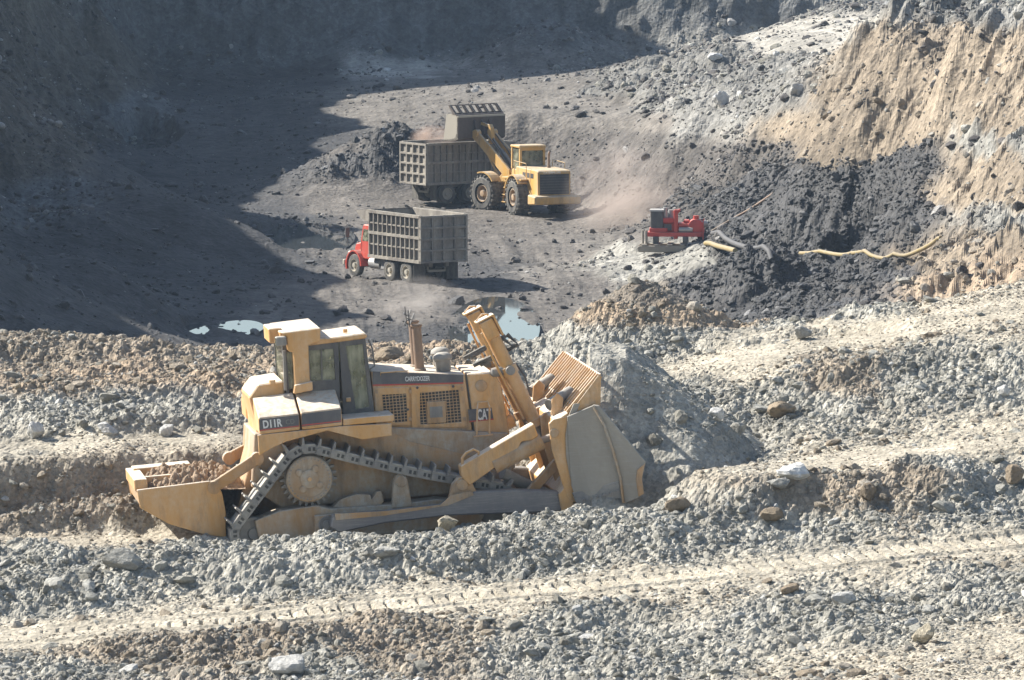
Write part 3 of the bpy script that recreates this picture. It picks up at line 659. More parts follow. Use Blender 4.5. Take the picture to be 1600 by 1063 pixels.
def paint(name, col, rough=.5, dust=.5, dustcol=(.40, .355, .28), metal=0., side=.35, scale=1.0, spec=.5, scratch=0., grime=0.):
    """painted or bare metal with settled dust: thick on top faces, patchy on sides"""
    m, nt, b = new_mat(name); L = nt.links.new
    tc = N(nt, 'ShaderNodeTexCoord'); ge = N(nt, 'ShaderNodeNewGeometry'); sp = N(nt, 'ShaderNodeSeparateXYZ'); L(ge.outputs['Normal'], sp.inputs[0])
    n1 = N(nt, 'ShaderNodeTexNoise', Scale=1.4 * scale, Detail=8.0, Roughness=.68); n2 = N(nt, 'ShaderNodeTexNoise', Scale=9.0 * scale, Detail=6.0, Roughness=.7)
    mp = N(nt, 'ShaderNodeMapping'); mp.inputs['Scale'].default_value = (1, 1, .35); L(tc.outputs['Object'], mp.inputs[0]); L(mp.outputs[0], n1.inputs[0]); L(tc.outputs['Object'], n2.inputs[0])
    up = N(nt, 'ShaderNodeMapRange'); up.inputs[1].default_value = .25; up.inputs[2].default_value = .9; up.inputs[3].default_value = 0; up.inputs[4].default_value = dust; L(sp.outputs[2], up.inputs[0])
    sd = N(nt, 'ShaderNodeMapRange'); sd.inputs[1].default_value = .36; sd.inputs[2].default_value = .66; sd.inputs[3].default_value = 0; sd.inputs[4].default_value = side; L(n1.outputs[0], sd.inputs[0])
    m2 = N(nt, 'ShaderNodeMapRange'); m2.inputs[1].default_value = .35; m2.inputs[2].default_value = .65; m2.inputs[3].default_value = .55; m2.inputs[4].default_value = 1.2; L(n2.outputs[0], m2.inputs[0])
    ad = N(nt, 'ShaderNodeMath', operation='ADD', use_clamp=True); L(up.outputs[0], ad.inputs[0]); L(sd.outputs[0], ad.inputs[1])
    mu = N(nt, 'ShaderNodeMath', operation='MULTIPLY', use_clamp=True); L(ad.outputs[0], mu.inputs[0]); L(m2.outputs[0], mu.inputs[1])
    mx = N(nt, 'ShaderNodeMix', data_type='RGBA'); L(mu.outputs[0], mx.inputs[0]); mx.inputs[6].default_value = (*col, 1); mx.inputs[7].default_value = (*dustcol, 1)
    out = mx.outputs[2]
    if scratch:
        mp2 = N(nt, 'ShaderNodeMapping'); mp2.inputs['Scale'].default_value = (.6, 1, 14); L(tc.outputs['Object'], mp2.inputs[0])
        n3 = N(nt, 'ShaderNodeTexNoise', Scale=3.0, Detail=5.0, Roughness=.7); L(mp2.outputs[0], n3.inputs[0])
        r3 = N(nt, 'ShaderNodeMapRange'); r3.inputs[1].default_value = .52; r3.inputs[2].default_value = .68; r3.inputs[4].default_value = scratch; L(n3.outputs[0], r3.inputs[0])
        mz = N(nt, 'ShaderNodeMix', data_type='RGBA'); L(r3.outputs[0], mz.inputs[0]); L(out, mz.inputs[6]); mz.inputs[7].default_value = (.36, .34, .31, 1); out = mz.outputs[2]
    if grime:                                     # oily and muddy runs down the flanks
        mp3 = N(nt, 'ShaderNodeMapping'); mp3.inputs['Scale'].default_value = (2.2, 2.2, .5); mp3.inputs['Location'].default_value = (3, 5, 1); L(tc.outputs['Object'], mp3.inputs[0])
        n4 = N(nt, 'ShaderNodeTexNoise', Scale=1.6, Detail=9.0, Roughness=.72); L(mp3.outputs[0], n4.inputs[0])
        r4 = N(nt, 'ShaderNodeMapRange'); r4.inputs[1].default_value = .5; r4.inputs[2].default_value = .72; r4.inputs[4].default_value = grime; L(n4.outputs[0], r4.inputs[0])
        mg = N(nt, 'ShaderNodeMix', data_type='RGBA'); L(r4.outputs[0], mg.inputs[0]); L(out, mg.inputs[6]); mg.inputs[7].default_value = (.15, .115, .08, 1); out = mg.outputs[2]
    L(out, b.inputs['Base Color'])
    rr = N(nt, 'ShaderNodeMapRange'); rr.inputs[3].default_value = rough; rr.inputs[4].default_value = .95; L(mu.outputs[0], rr.inputs[0]); L(rr.outputs[0], b.inputs['Roughness'])
    b.inputs['Specular IOR Level'].default_value = spec
    if metal:
        mm = N(nt, 'ShaderNodeMapRange'); mm.inputs[3].default_value = metal; mm.inputs[4].default_value = 0; L(mu.outputs[0], mm.inputs[0]); L(mm.outputs[0], b.inputs['Metallic'])
    bp = N(nt, 'ShaderNodeBump', Strength=.25, Distance=.02); L(n2.outputs[0], bp.inputs['Height']); L(bp.outputs[0], b.inputs['Normal'])
    return m
YEL = paint('dusty_yellow_paint', (.56, .288, .078), .5, .95, (.66, .59, .48), side=.42, grime=.6)
YEL_W = paint('worn_yellow_paint', (.44, .235, .08), .6, .8, (.43, .365, .28), side=.9, scratch=.25, grime=.8)
CAKED = paint('dust_caked_paint', (.36, .21, .09), .7, .9, (.42, .365, .29), side=1.3, grime=.6)
STEEL = paint('dusty_steel', (.17, .16, .15), .5, .75, (.40, .37, .31), side=.7)
WORN = paint('scraped_steel', (.15, .15, .165), .38, .4, (.40, .36, .29), metal=.5, side=.35, scratch=.5)
PLATE = paint('scraped_blade_steel', (.27, .245, .205), .42, .5, (.42, .38, .31), metal=.2, side=.55, scratch=.45)
CHAR = paint('charcoal_decal', (.075, .075, .085), .6, .5, side=.22)
RED = paint('red_stripe', (.42, .05, .035), .6, .3, side=.15)
WHITE = paint('white_lettering', (.68, .67, .64), .6, .2, side=.2)
FRAME = paint('dark_cab_frame', (.055, .055, .06), .45, .6, side=.3)
RUBBER = paint('dusty_rubber', (.035, .034, .033), .8, .5, (.30, .275, .23), side=.55, scale=2)
RUST = paint('rusty_pipe', (.20, .12, .075), .7, .4, side=.3)
BLACK = paint('black_mesh', (.03, .03, .03), .7, .2, side=.15)
SEAT = paint('seat_fabric', (.32, .29, .16), .9, .2, side=.2)
def glass_mat(name, tint, mixf=.16):
    m = bpy.data.materials.new(name); m.use_nodes = True; nt = m.node_tree; nt.nodes.clear(); L = nt.links.new
    o = N(nt, 'ShaderNodeOutputMaterial'); t = N(nt, 'ShaderNodeBsdfTransparent'); t.inputs[0].default_value = (*tint, 1); g = N(nt, 'ShaderNodeBsdfGlossy', Roughness=.05); d = N(nt, 'ShaderNodeBsdfDiffuse'); d.inputs[0].default_value = (.38, .38, .27, 1)
    fr = N(nt, 'ShaderNodeFresnel', IOR=1.5); m1 = N(nt, 'ShaderNodeMixShader'); m2 = N(nt, 'ShaderNodeMixShader')
    nz = N(nt, 'ShaderNodeTexNoise', Scale=3.0, Detail=5.0); r = N(nt, 'ShaderNodeMapRange'); r.inputs[1].default_value = .35; r.inputs[2].default_value = .7; r.inputs[3].default_value = mixf * .4; r.inputs[4].default_value = mixf * 2; L(nz.outputs[0], r.inputs[0])
    L(r.outputs[0], m1.inputs[0]); L(t.outputs[0], m1.inputs[1]); L(d.outputs[0], m1.inputs[2])
    L(fr.outputs[0], m2.inputs[0]); L(m1.outputs[0], m2.inputs[1]); L(g.outputs[0], m2.inputs[2]); L(m2.outputs[0], o.inputs[0])
    return m
GLASS = glass_mat('dusty_cab_glass', (.55, .62, .50), .40)
# ------------------------------------------------------------------ bulldozer (x forward, y to its left and away from the camera, z up)
DZ = empty('bulldozer', (-4.2, 145.2, 9.15), (0, -math.radians(4.5), math.radians(8)))
DZM = Matrix.Translation(DZ.location) @ Euler((0, 0, math.radians(8))).to_matrix().to_4x4() @ Euler((0, -math.radians(4.5), 0)).to_matrix().to_4x4()
DZ.rotation_mode = 'QUATERNION'; DZ.rotation_quaternion = DZM.to_quaternion()
_inv = DZM.inverted(); _o = _inv @ Vector((0, 0, CAM_H)); _r3 = _inv.to_3x3()
def sd(px, py, yl):                    # a photo pixel laid on the machine's upright plane y = yl
    r = _r3 @ ray(px, py); t = (yl - _o.y) / r.y; p = _o + r * t
    return (p.x, p.z)
def so(pts, yl): return [sd(a, b, yl) for a, b in pts]
tag(DZ, 'dusty yellow crawler bulldozer pushing a heap of grey dirt on the bench', 'bulldozer')

# tracks: sprocket high up, an idler at each end
C1, C2, C3 = (-1.58, .16, .44), (-.31, 1.25, .66), (3.62, .22, .50)
def hull_path():
    cs = [C1, C2, C3]; pts = []
    def tang(a, b):                    # outer tangent, travelling with the outside on the left
        ax, az, ar = a; bx, bz, br = b; dx, dz = bx - ax, bz - az; L = math.hypot(dx, dz)
        an = math.atan2(dz, dx); off = math.acos((ar - br) / L); th = an + off
        return (ax + ar * math.cos(th), az + ar * math.sin(th)), (bx + br * math.cos(th), bz + br * math.sin(th)), th
    T = [tang(cs[i], cs[(i + 1) % 3]) for i in range(3)]
    for i in range(3):
        p, q, th = T[i]; n = 60
        for k in range(n):
            t = k / n; sag = .06 * math.sin(math.pi * t) if i == 1 else 0
            pts.append((p[0] + (q[0] - p[0]) * t, p[1] + (q[1] - p[1]) * t - sag))
        th2 = T[(i + 1) % 3][2]; c = cs[(i + 1) % 3]; d = (th2 - th) % (2 * math.pi) - 2 * math.pi
        if d < -6: d += 2 * math.pi
        for k in range(24):
            a = th + d * k / 24; pts.append((c[0] + c[2] * math.cos(a), c[1] + c[2] * math.sin(a)))
    return pts
HP = hull_path()
def walk(path, n):
    L = [0]
    for a, b in zip(path, path[1:] + path[:1]): L.append(L[-1] + math.hypot(b[0] - a[0], b[1] - a[1]))
    out = []
    for k in range(n):
        s = L[-1] * k / n; i = max(j for j in range(len(path)) if L[j] <= s); a, b = path[i], path[(i + 1) % len(path)]
        t = (s - L[i]) / max(1e-6, L[i + 1] - L[i]); an = math.atan2(b[1] - a[1], b[0] - a[0])
        out.append((a[0] + (b[0] - a[0]) * t, a[1] + (b[1] - a[1]) * t, an))
    return out, L[-1]
_, PER = walk(HP, 4); NS = round(PER / .318)
SHOES, _ = walk(HP, NS)
mb = MB(); mb.box(-.15, .15, -.355, .355, .06, .10)
mb.prism([(-.14, .10), (-.075, .10), (-.09, .25), (-.125, .25)], -.355, .355); mb.prism([(.13, .06), (.165, .06), (.16, .085), (.13, .085)], -.34, .34)
SHOE = mb.build('track_shoe', STEEL, mesh=True, bevel=.008)
for side in (-1, 1):
    yc = side * 1.545
    mb = MB()
    for x, z, an in SHOES:
        m = Matrix.Translation((x, yc, z)) @ Matrix.Rotation(-an, 4, 'Y')
        for w in (-.31, -.1, .31): mb.box(-.172, .172, w - .04, w + .04, -.10, .06, m)
        a = m @ Vector((-.1, -.37, -.02)); b = m @ Vector((-.1, .37, -.02)); mb.cyl(a, b, .05, n=8)
    # the chain is what carries the shoes
    tr = mb.build('track', STEEL, DZ)
    mb = MB()
    for x, z, an in SHOES:
        m = Matrix.Translation((x, yc, z)) @ Matrix.Rotation(-an, 4, 'Y')
        for q in (.02, .115): mb.box(q - .028, q + .028, -.356, -.35, -.05, .03, m); mb.box(q - .028, q + .028, .35, .356, -.05, .03, m)
    tag(mb.build('pocket_shade', BLACK, tr), kind='stuff')  # flat dark plates imitate the shade inside the link pockets
    for x, z, an in SHOES:
        o = link('track_shoe', SHOE, tr); o.matrix_local = Matrix.Translation((x, yc, z)) @ Matrix.Rotation(-an, 4, 'Y')
    yo = side * 1.86; yi = side * 1.25
    # sprocket: toothed rim, face plate, hub and hub caps
    mb = MB(); cx_, cz_, _ = C2; nt_ = 27
    ring = []
    for k in range(nt_):
        for f, r in ((0, .53), (.3, .53), (.42, .62), (.72, .62), (.85, .53)): 
            a = 2 * math.pi * (k + f) / nt_; ring.append((cx_ + r * math.cos(a), cz_ + r * math.sin(a)))
    mb.prism(ring, side * 1.50, side * 1.62)
    sp = mb.build('sprocket', STEEL, DZ)
    mb = MB(); mb.lathe((cx_, side * 1.6, cz_), (0, side, 0), [(0, .50), (.20, .50), (.23, .47), (.23, .40), (.21, .40), (.21, .02)], 40); mb.build('face_plate', CAKED, sp, smooth=True)
    mb = MB(); mb.lathe((cx_, side * 1.81, cz_), (0, side, 0), [(0, .20), (.035, .20), (.05, .17), (.05, .02)], 24)
    for k in range(4):
        a = .75 + k * math.pi / 2 + .2; c = (cx_ + .26 * math.cos(a), side * 1.80, cz_ + .26 * math.sin(a)); mb.lathe(c, (0, side, 0), [(0, .075), (.05, .075), (.065, .055), (.065, .01)], 14)
    mb.build('hub', CAKED, sp, smooth=True)
    mb = MB(); mb.cyl((cx_, side * 1.86, cz_), (cx_, side * 1.885, cz_), .05, .045, 12); mb.build('hub_cap', YEL, sp)
    mb = MB()
    for k in range(36):
        a = 2 * math.pi * k / 36; c = (cx_ + .44 * math.cos(a), side * 1.825, cz_ + .44 * math.sin(a)); mb.cyl(c, (c[0], side * 1.845, c[2]), .018, n=6)
    tag(mb.build('bolt_ring', STEEL, sp), kind='stuff')
    mb = MB(); mb.cyl((cx_, side * 1.1, cz_), (cx_, side * 1.52, cz_), .46, n=28); mb.build('final_drive', CAKED, DZ)
    for (ix, iz, ir) in (C1, C3):
        mb = MB(); mb.lathe((ix, side * 1.42, iz), (0, side, 0), [(0, .3), (0, ir - .09), (.03, ir - .08), (.22, ir - .08), (.25, ir - .09), (.25, ir - .13), (.21, ir - .14), (.21, .14), (.27, .12), (.27, .02)], 32)
        mb.build('idler', STEEL, DZ, smooth=True)
    # roller frame
    yA, yB = side * 1.80, side * 1.24
    mb = MB(); mb.prism([(-1.55, .46), (-1.0, .62), (-.2, .66), (.1, .56), (1.6, .52), (2.4, .55), (3.2, .42), (3.4, .1), (3.3, -.1), (-1.3, -.1), (-1.5, .1)], yA, yB); fr = mb.build('roller_frame', CAKED, DZ, bevel=.02)
    for k in range(7): MB().cyl((-.9 + k * .62, side * 1.35, -.12), (-.9 + k * .62, side * 1.74, -.12), .17, n=14).build('roller', STEEL, fr)
    mb = MB(); mb.box(-.28, .22, side * 1.80, side * 1.93, .0, .46); mb.build('pivot_block', CAKED, fr, bevel=.02)
    mb = MB(); mb.lathe((-.02, side * 1.92, .24), (0, side, 0), [(0, .19), (.05, .19), (.05, .15), (.03, .14), (.03, .10), (.06, .09), (.06, .01)], 22); mb.build('pivot_cap', STEEL, fr, smooth=True)
    mb = MB(); mb.prism([(.15, .55), (.35, .72), (.7, .80), (1.0, .76), (1.02, .66), (1.15, .82), (1.24, .82), (1.28, .6), (1.2, .5)], side * 1.62, side * 1.32); mb.build('recoil_cover', CAKED, fr, bevel=.015)
    mb = MB(); mb.prism([(1.42, .45), (1.86, .45), (1.80, 1.02), (1.76, 1.15), (1.66, 1.19), (1.56, 1.15), (1.50, 1.02)], side * 1.84, side * 1.60)
    mb.cyl((1.66, side * 1.90, 1.02), (1.66, side * 1.56, 1.02), .13, n=16); mb.build('trunnion_lug', CAKED, fr, bevel=.012)
    # push arm, outside the track
    y0, y1 = side * 2.42, side * 2.04
    out = so([(520, 806), (600, 800), (690, 790), (712, 776), (745, 768), (800, 766), (868, 768), (890, 774), (897, 783), (890, 794), (870, 800), (700, 806), (600, 818), (530, 833), (516, 824)], -2.42)
    mb = MB(); mb.prism(out, y0, y1); pa = mb.build('push_arm', WORN, DZ, bevel=.03)
    up_ = so([(523, 803), (600, 799), (688, 789), (705, 774), (738, 767), (740, 774), (700, 790), (600, 806), (525, 813)], -2.45)
    mb = MB(); mb.prism(up_, side * 2.45, side * 2.424); mb.build('painted_flank', YEL_W, pa)
    mb = MB(); mb.prism(so([(700, 786), (706, 758), (716, 746), (730, 744), (738, 756), (748, 776)], -2.3), side * 2.34, side * 2.12); mb.cyl((*sd(722, 758, -2.35)[:1], side * 2.39, sd(722, 758, -2.35)[1]), (sd(722, 758, -2.35)[0], side * 2.06, sd(722, 758, -2.35)[1]), .12, n=14); mb.build('brace_lug', YEL_W, pa, bevel=.01)
    # tilt brace with its cylinder
    br = MB().prism(so([(719, 729), (834, 662), (841, 681), (832, 688), (815, 690), (806, 708), (734, 759), (722, 746)], -2.4), side * 2.40, side * 2.0).build('tilt_brace', YEL, DZ, bevel=.02)
    a = Vector((sd(770, 727, -2.2)[0], side * 2.25, sd(770, 727, -2.2)[1])); b = Vector((sd(846, 688, -2.2)[0], side * 2.25, sd(846, 688, -2.2)[1])); c = Vector((sd(868, 680, -2.2)[0], side * 2.25, sd(868, 680, -2.2)[1]))
    MB().cyl(a, b, .19, n=18).build('cylinder_barrel', YEL_W, br, smooth=True); MB().cyl(b, c, .08, n=14).build('cylinder_rod', STEEL, br, smooth=True)
    q = [(*sd(x, y, -2.3),) for x, y in ((723, 729), (722, 716), (728, 708), (740, 702), (748, 706), (748, 714))]
    MB().tube([(u, side * 2.3, v) for u, v in q], .03).build('grab_handle', YEL, br)
    # lift cylinder in its yoke
    T_, B_ = Vector((3.85, side * .98, 4.23)), Vector((4.80, side * .98, 1.84)); d = (B_ - T_).normalized()
    cy = MB().cyl(T_ + d * .25, B_, .155, n=20).cyl(T_ + d * 1.12, T_ + d * 1.32, .19, n=20).cyl(B_ - d * .16, B_, .185, n=20).build('lift_cylinder', YEL, DZ, smooth=True)
    n_ = Vector((d.z, 0, -d.x)); 
    MB().beam(T_ + d * .0, T_ + d * .42, .34, .30, n_).build('cylinder_head', YEL, cy, bevel=.02)
    MB().beam(T_ - d * .05 - n_ * .2, T_ + d * .45 - n_ * .2, .36, .05, n_).beam(T_ - d * .06 , T_ - d * .02 , .36, .42, n_).build('head_plate', YEL, cy, bevel=.008)
    MB().cyl(B_, B_ + d * .62, .075, n=14).build('cylinder_rod', STEEL, cy, smooth=True)
    MB().tube([T_ + d * .3 + n_ * .12, T_ - d * .08 + n_ * .16, T_ - d * .14, T_ - d * .1 - n_ * .1, T_ + d * .12 - n_ * .2], .022).build('hose_guard', YEL, cy)
    s_ = side * .14
    MB().tube([T_ + d * .2 + n_ * .2 + Vector((0, s_, 0)), T_ + d * 1.2 + n_ * .22 + Vector((0, s_, 0)), T_ + d * 2.3 + n_ * .2 + Vector((0, s_, 0))], .026).build('hydraulic_pipe', YEL, cy)
    MB().tube([T_ + d * 1.15 - n_ * .2 + Vector((0, -s_, 0)), T_ + d * 1.5 - n_ * .26 + Vector((0, -s_, 0)), T_ + d * 1.95 - n_ * .18 + Vector((0, -s_, 0))], .024).build('hydraulic_pipe', FRAME, cy)
    cc = T_ + d * 1.2; MB().cyl(cc - Vector((0, side * .3, 0)), cc + Vector((0, side * .3, 0)), .1, n=14).lathe(cc + Vector((-.42, 0, -.04)), (1, 0, .1), [(0, .03), (.05, .1), (.3, .13), (.38, .1)], 16).build('trunnion', STEEL, cy, smooth=True)
    MB().tube([T_ + d * .5 - n_ * .16, T_ + d * .8 - n_ * .3, (3.7, side * .8, 3.25)], .05).tube([T_ + d * .5 - n_ * .3, T_ + d * .8 - n_ * .42, (3.55, side * .8, 3.25)], .05).build('hose', RUBBER, cy)

# main frame, belly and engine house
MB().prism([(-1.35, 2.25), (1.0, 2.2), (4.15, 1.75), (4.25, 1.0), (3.6, .55), (-.9, .6), (-1.5, 1.1)], -1.16, 1.16).build('main_frame', CAKED, DZ, bevel=.02)
hr, hf, rt = sd(580, 580, -.95), sd(727, 585, -.95), sd(771, 582, -.95)
lo = sd(585, 700, -.95)
hood = MB().prism([hr, hf, (hf[0] + .06, 1.7), (hr[0], 1.9)], -.95, .95).build('hood', YEL, DZ, bevel=.02)
MB().prism([(hf[0] + .035, hf[1] + .01), rt, sd(783, 600, -.98), sd(800, 700, -.98), (hf[0] + .14, 1.3)], -.99, .99).build('radiator_guard', YEL, DZ, bevel=.025)
MB().prism([(hf[0] + .002, hf[1] - .02), (hf[0] + .034, hf[1] - .02), (hf[0] + .13, 1.6), (hf[0] + .09, 1.6)], -.965, -.9).build('panel_gap', BLACK, DZ)
Y = -.95
def plate(pts, name, mat, y, th=.012, par=DZ, bevel=0): return MB().prism(so(pts, y), y, y - th).build(name, mat, par, bevel)
plate([(582, 580.5), (724, 586), (724, 597.5), (582, 601)], 'decal_band', CHAR, Y, .008, hood)
plate([(582, 601), (724, 597.5), (724, 599.5), (582, 603.5)], 'red_stripe', RED, Y, .009, hood)
def door(out, hole, name='engine_door'):
    o = so(out, Y); h = so(hole, Y); bm = MB(); n = len(o)
    yo, yi = Y - .035, Y - .002
    A = [bm.bm.verts.new((x, yo, z)) for x, z in o]; B = [bm.bm.verts.new((x, yo, z)) for x, z in h]; A2 = [bm.bm.verts.new((x, yi, z)) for x, z in o]; B2 = [bm.bm.verts.new((x, yi, z)) for x, z in h]
    for i in range(n):
        j = (i + 1) % n
        for f in ((A[i], A[j], B[j], B[i]), (A[i], A2[i], A2[j], A[j]), (B[i], B[j], B2[j], B2[i])): bm.bm.faces.new(f)
    d = bm.build(name, YEL, hood, .006)
    # perforated grille behind the opening
    x0, x1 = min(p[0] for p in h), max(p[0] for p in h); z0, z1 = min(p[1] for p in h), max(p[1] for p in h)
    MB().prism(h, Y - .004, Y - .008).build('grille_backing', BLACK, d)
    g = MB(); sx = .075; sz = .065; r = 0
    z = z0
    while z < z1:
        g.box(x0, x1, Y - .028, Y - .02, z, z + .016); z += sz
    x = x0
    while x < x1:
        g.box(x, x + .016, Y - .0285, Y - .0195, z0, z1); x += sx
    g.build('grille_mesh', YEL_W, d)
    return d
door([(586, 606), (639, 605), (639, 664), (612, 665), (586, 650)], [(596, 617), (635, 615), (636, 659), (618, 661), (599, 650)])
d2 = door([(642, 604), (724, 601), (730, 662), (730, 667), (643, 669)], [(656, 613), (716, 609), (721, 660), (690, 662), (656, 663)])
MB().prism(so([(666, 628), (696, 626), (697, 660), (667, 662)], Y), Y - .07, Y - .03).build('air_box', YEL_W, d2, .01)
MB().prism(so([(671, 636), (691, 635), (692, 652), (672, 653)], Y - .07), Y - .08, Y - .07).build('box_panel', STEEL, d2)
plate([(586, 655), (612, 668), (640, 668), (730, 670), (734, 705), (640, 700), (588, 690)], 'lower_panel', YEL_W, Y - .03, .03, hood, .006)
plate([(612, 668), (640, 672), (640, 684), (665, 688), (720, 705), (680, 703), (612, 690)], 'pipe_cover', YEL, Y - .08, .05, hood, .008)
RG = bpy.data.objects['radiator_guard']
plate([(731, 640), (768, 637), (771, 654), (733, 658)], 'decal_band', CHAR, -.99, .006, RG); plate([(733, 658), (771, 654), (771.3, 656), (733.3, 660)], 'red_stripe', RED, -.99, .007, RG)
def on_side(px, py, yl):               # frame for lettering lying on the near side
    x, z = sd(px, py, yl); return Matrix.Translation((x, yl, z)) @ Matrix.Rotation(math.pi / 2, 4, 'X')
def letters(txt, px0, px1, py, h_px, yl, par, tilt=0., mat=None, bold=.02):
    m = on_side(px0, py, yl) @ Matrix.Rotation(tilt, 4, 'Z'); size = h_px / 72.4 / .70
    o = lettering(txt, size, mat or WHITE, par, m, 1, bold)
    w = max(v.co.x for v in o.data.vertices) - min(v.co.x for v in o.data.vertices)
    o.data.transform(Matrix.Diagonal(((px1 - px0) / 72.4 / w, 1, 1, 1)))
    return o
letters('CARRYDOZER', 633, 672, 596, 7.2, Y - .013, hood, -.06)
letters('CAT', 746, 768, 656.2, 16, -1.0, RG, -.02, bold=.03)
p = [sd(x, y, -1.12) for x, y in ((746, 640), (748, 630), (763, 629), (765, 636))]; q = [sd(x, y, -1.2) for x, y in ((745, 680), (765, 678))]
st = MB().tube([(q[0][0], -1.2, q[0][1]), (p[0][0], -1.1, p[0][1]), (p[1][0], -1.02, p[1][1]), (p[2][0], -1.02, p[2][1]), (p[3][0], -1.1, p[3][1]), (q[1][0], -1.2, q[1][1])], .022).build('step_frame', YEL, RG)
x0, z0 = sd(740, 683, -1.2); MB().box(x0, x0 + .42, -1.24, -.97, z0, z0 + .03).build('step_tread', YEL, st)
x, z = sd(752, 603, -.99); MB().lathe((x, -.985, z), (0, -1, 0), [(0, .13), (.03, .13), (.05, .1), (.05, .01)], 20).build('guard_cap', YEL_W, RG, smooth=True)
for yy, x_, top in ((-.42, 2.42, 4.22), (.46, 2.46, 4.22)):
    e = MB().lathe((x_, yy, 2.9), (0, 0, 1), [(0, .14), (.34, .14), (.36, .105), (top - 2.9, .105), (top - 2.9, .085), (top - 3.0, .085)], 18).build('exhaust_stack', RUST, DZ, smooth=True)
    MB().lathe((x_, yy, top - .06), (0, 0, 1), [(0, .12), (.02, .135), (.05, .135), (.05, .09)], 16).build('stack_collar', RUST, e)
    m = Matrix.Translation((x_ - .12, yy, top + .02)) @ Matrix.Rotation(-1.15, 4, 'Y'); MB().box(0, .24, -.1, .1, 0, .012, m).box(.08, .1, -.01, .01, 0, .12, m).build('rain_cap', FRAME, e)
    MB().cyl((x_ - .14, yy, top - .05), (x_ - .15, yy, top + .32), .012, n=6).build('cap_counterweight', FRAME, e)
for yy, x_ in ((-.48, 2.93), (.6, 3.02)):
    z0 = 3.1
    pc = MB().lathe((x_, yy, z0), (0, 0, 1), [(0, .17), (.05, .15), (.07, .165), (.30, .175), (.33, .14)], 22).build('precleaner', STEEL, DZ, smooth=True)
    MB().lathe((x_, yy, z0 + .29), (0, 0, 1), [(0, .19), (.05, .215), (.11, .20), (.17, .12), (.18, .02)], 22).build('precleaner_lid', STEEL, pc, smooth=True)
    MB().lathe((x_, yy, z0 - .08), (0, 0, 1), [(0, .2), (.09, .19), (.09, .1)], 20).build('precleaner_base', YEL, pc)

for px, py in ((641, 612), (641, 655), (722, 608), (726, 655), (588, 612), (588, 645)):
    x, z = sd(px, py, Y - .04); MB().box(x - .03, x + .03, Y - .06, Y - .036, z - .04, z + .04).build('hinge', YEL_W, hood, .005)
for px, py in ((637, 640), (652, 606), (708, 604)):
    x, z = sd(px, py, Y - .04); MB().cyl((x, Y - .035, z), (x, Y - .055, z), .03, n=8).build('latch', FRAME, hood)
MB().tube([(1.5, -.9, 3.15), (1.5, -.98, 3.3), (2.1, -.98, 3.29), (2.1, -.9, 3.13)], .016).build('grab_rail', YEL, hood)
# tanks and fenders beside the cab
def tank(pxa, pxb, near_top_a, near_top_b, bot_a, bot_b, inner_a, inner_b, name):
    xa, za = sd(pxa, near_top_a, -1.9); xb, zb = sd(pxb, near_top_b, -1.9); _, wa = sd(pxa, bot_a, -1.9); _, wb = sd(pxb, bot_b, -1.9)
    _, ia = sd(pxa, inner_a, -1.0); _, ib = sd(pxb, inner_b, -1.0)
    rg = lambda x, z, w, i: [(x, -1.9, w), (x, -1.9, z), (x, -1.78, z + .06), (x, -1.0, i), (x, -.9, i), (x, -.9, w)]
    return MB().loft([rg(xa, za, wa, ia), rg(xb, zb, wb, ib)]).build(name, YEL, DZ, .02)
t1 = tank(404, 467, 654, 647, 679, 672, 622, 613, 'fuel_tank')
t2 = tank(470, 533, 646, 638, 672, 665, 613, 608, 'hydraulic_tank')
plate([(404.8, 655.5), (466.6, 648.5), (467.4, 667), (405.3, 674)], 'decal_band', CHAR, -1.9, .008, t1); plate([(405.3, 672), (467.4, 665), (467.4, 666.6), (405.3, 673.8)], 'red_stripe', RED, -1.9, .010, t1)
plate([(471, 647), (532.5, 639.5), (533, 660), (471.5, 667)], 'decal_band', CHAR, -1.9, .008, t2); plate([(471.5, 664), (533, 657), (533, 658.8), (471.5, 665.8)], 'red_stripe', RED, -1.9, .010, t2)
letters('D11R', 411, 441, 669.3, 11.6, -1.913, t1, .02, bold=.03); letters('CD', 446.5, 460, 663.5, 7.5, -1.913, t1, .02, mat=STEEL, bold=.0)
MB().tube([(*sd(427, 616, -.95)[:1], -.95, 3.28), (sd(427, 616, -.95)[0], -.95, 3.36)], .07, 12).build('filler_cap', YEL, t1)
# the other side of the machine
tf = MB().loft([[(x, 1.9, 2.35), (x, 1.9, 2.7), (x, 1.0, 3.05), (x, .9, 3.05), (x, .9, 2.35)] for x in (-1.3, .4)]).build('far_tank', YEL, DZ, .02)
MB().prism([sd(a, b, -1.0) for a, b in ((390, 622), (404, 602), (444, 596), (447, 625), (447, 690), (404, 700), (400, 660))], -.9, .9).build('rear_housing', YEL, DZ, .03)
MB().prism(so([(403, 680), (470, 673), (534, 666), (612, 662), (612, 681), (566, 687), (512, 673), (448, 690), (425, 700), (405, 712)], -1.88), -1.88, -1.80).build('fender', YEL, DZ, .01)
MB().prism([sd(533, 652, -1.5), sd(612, 645, -1.5), sd(612, 655, -1.5), sd(533, 662, -1.5)], -1.9, -.95).build('walkway', YEL, DZ, .012)
MB().prism(so([(405, 700), (448, 684), (512, 668), (600, 668), (640, 690), (735, 712), (735, 735), (405, 735)], -1.2), -1.2, -1.1).build('inner_guard', YEL_W, DZ)

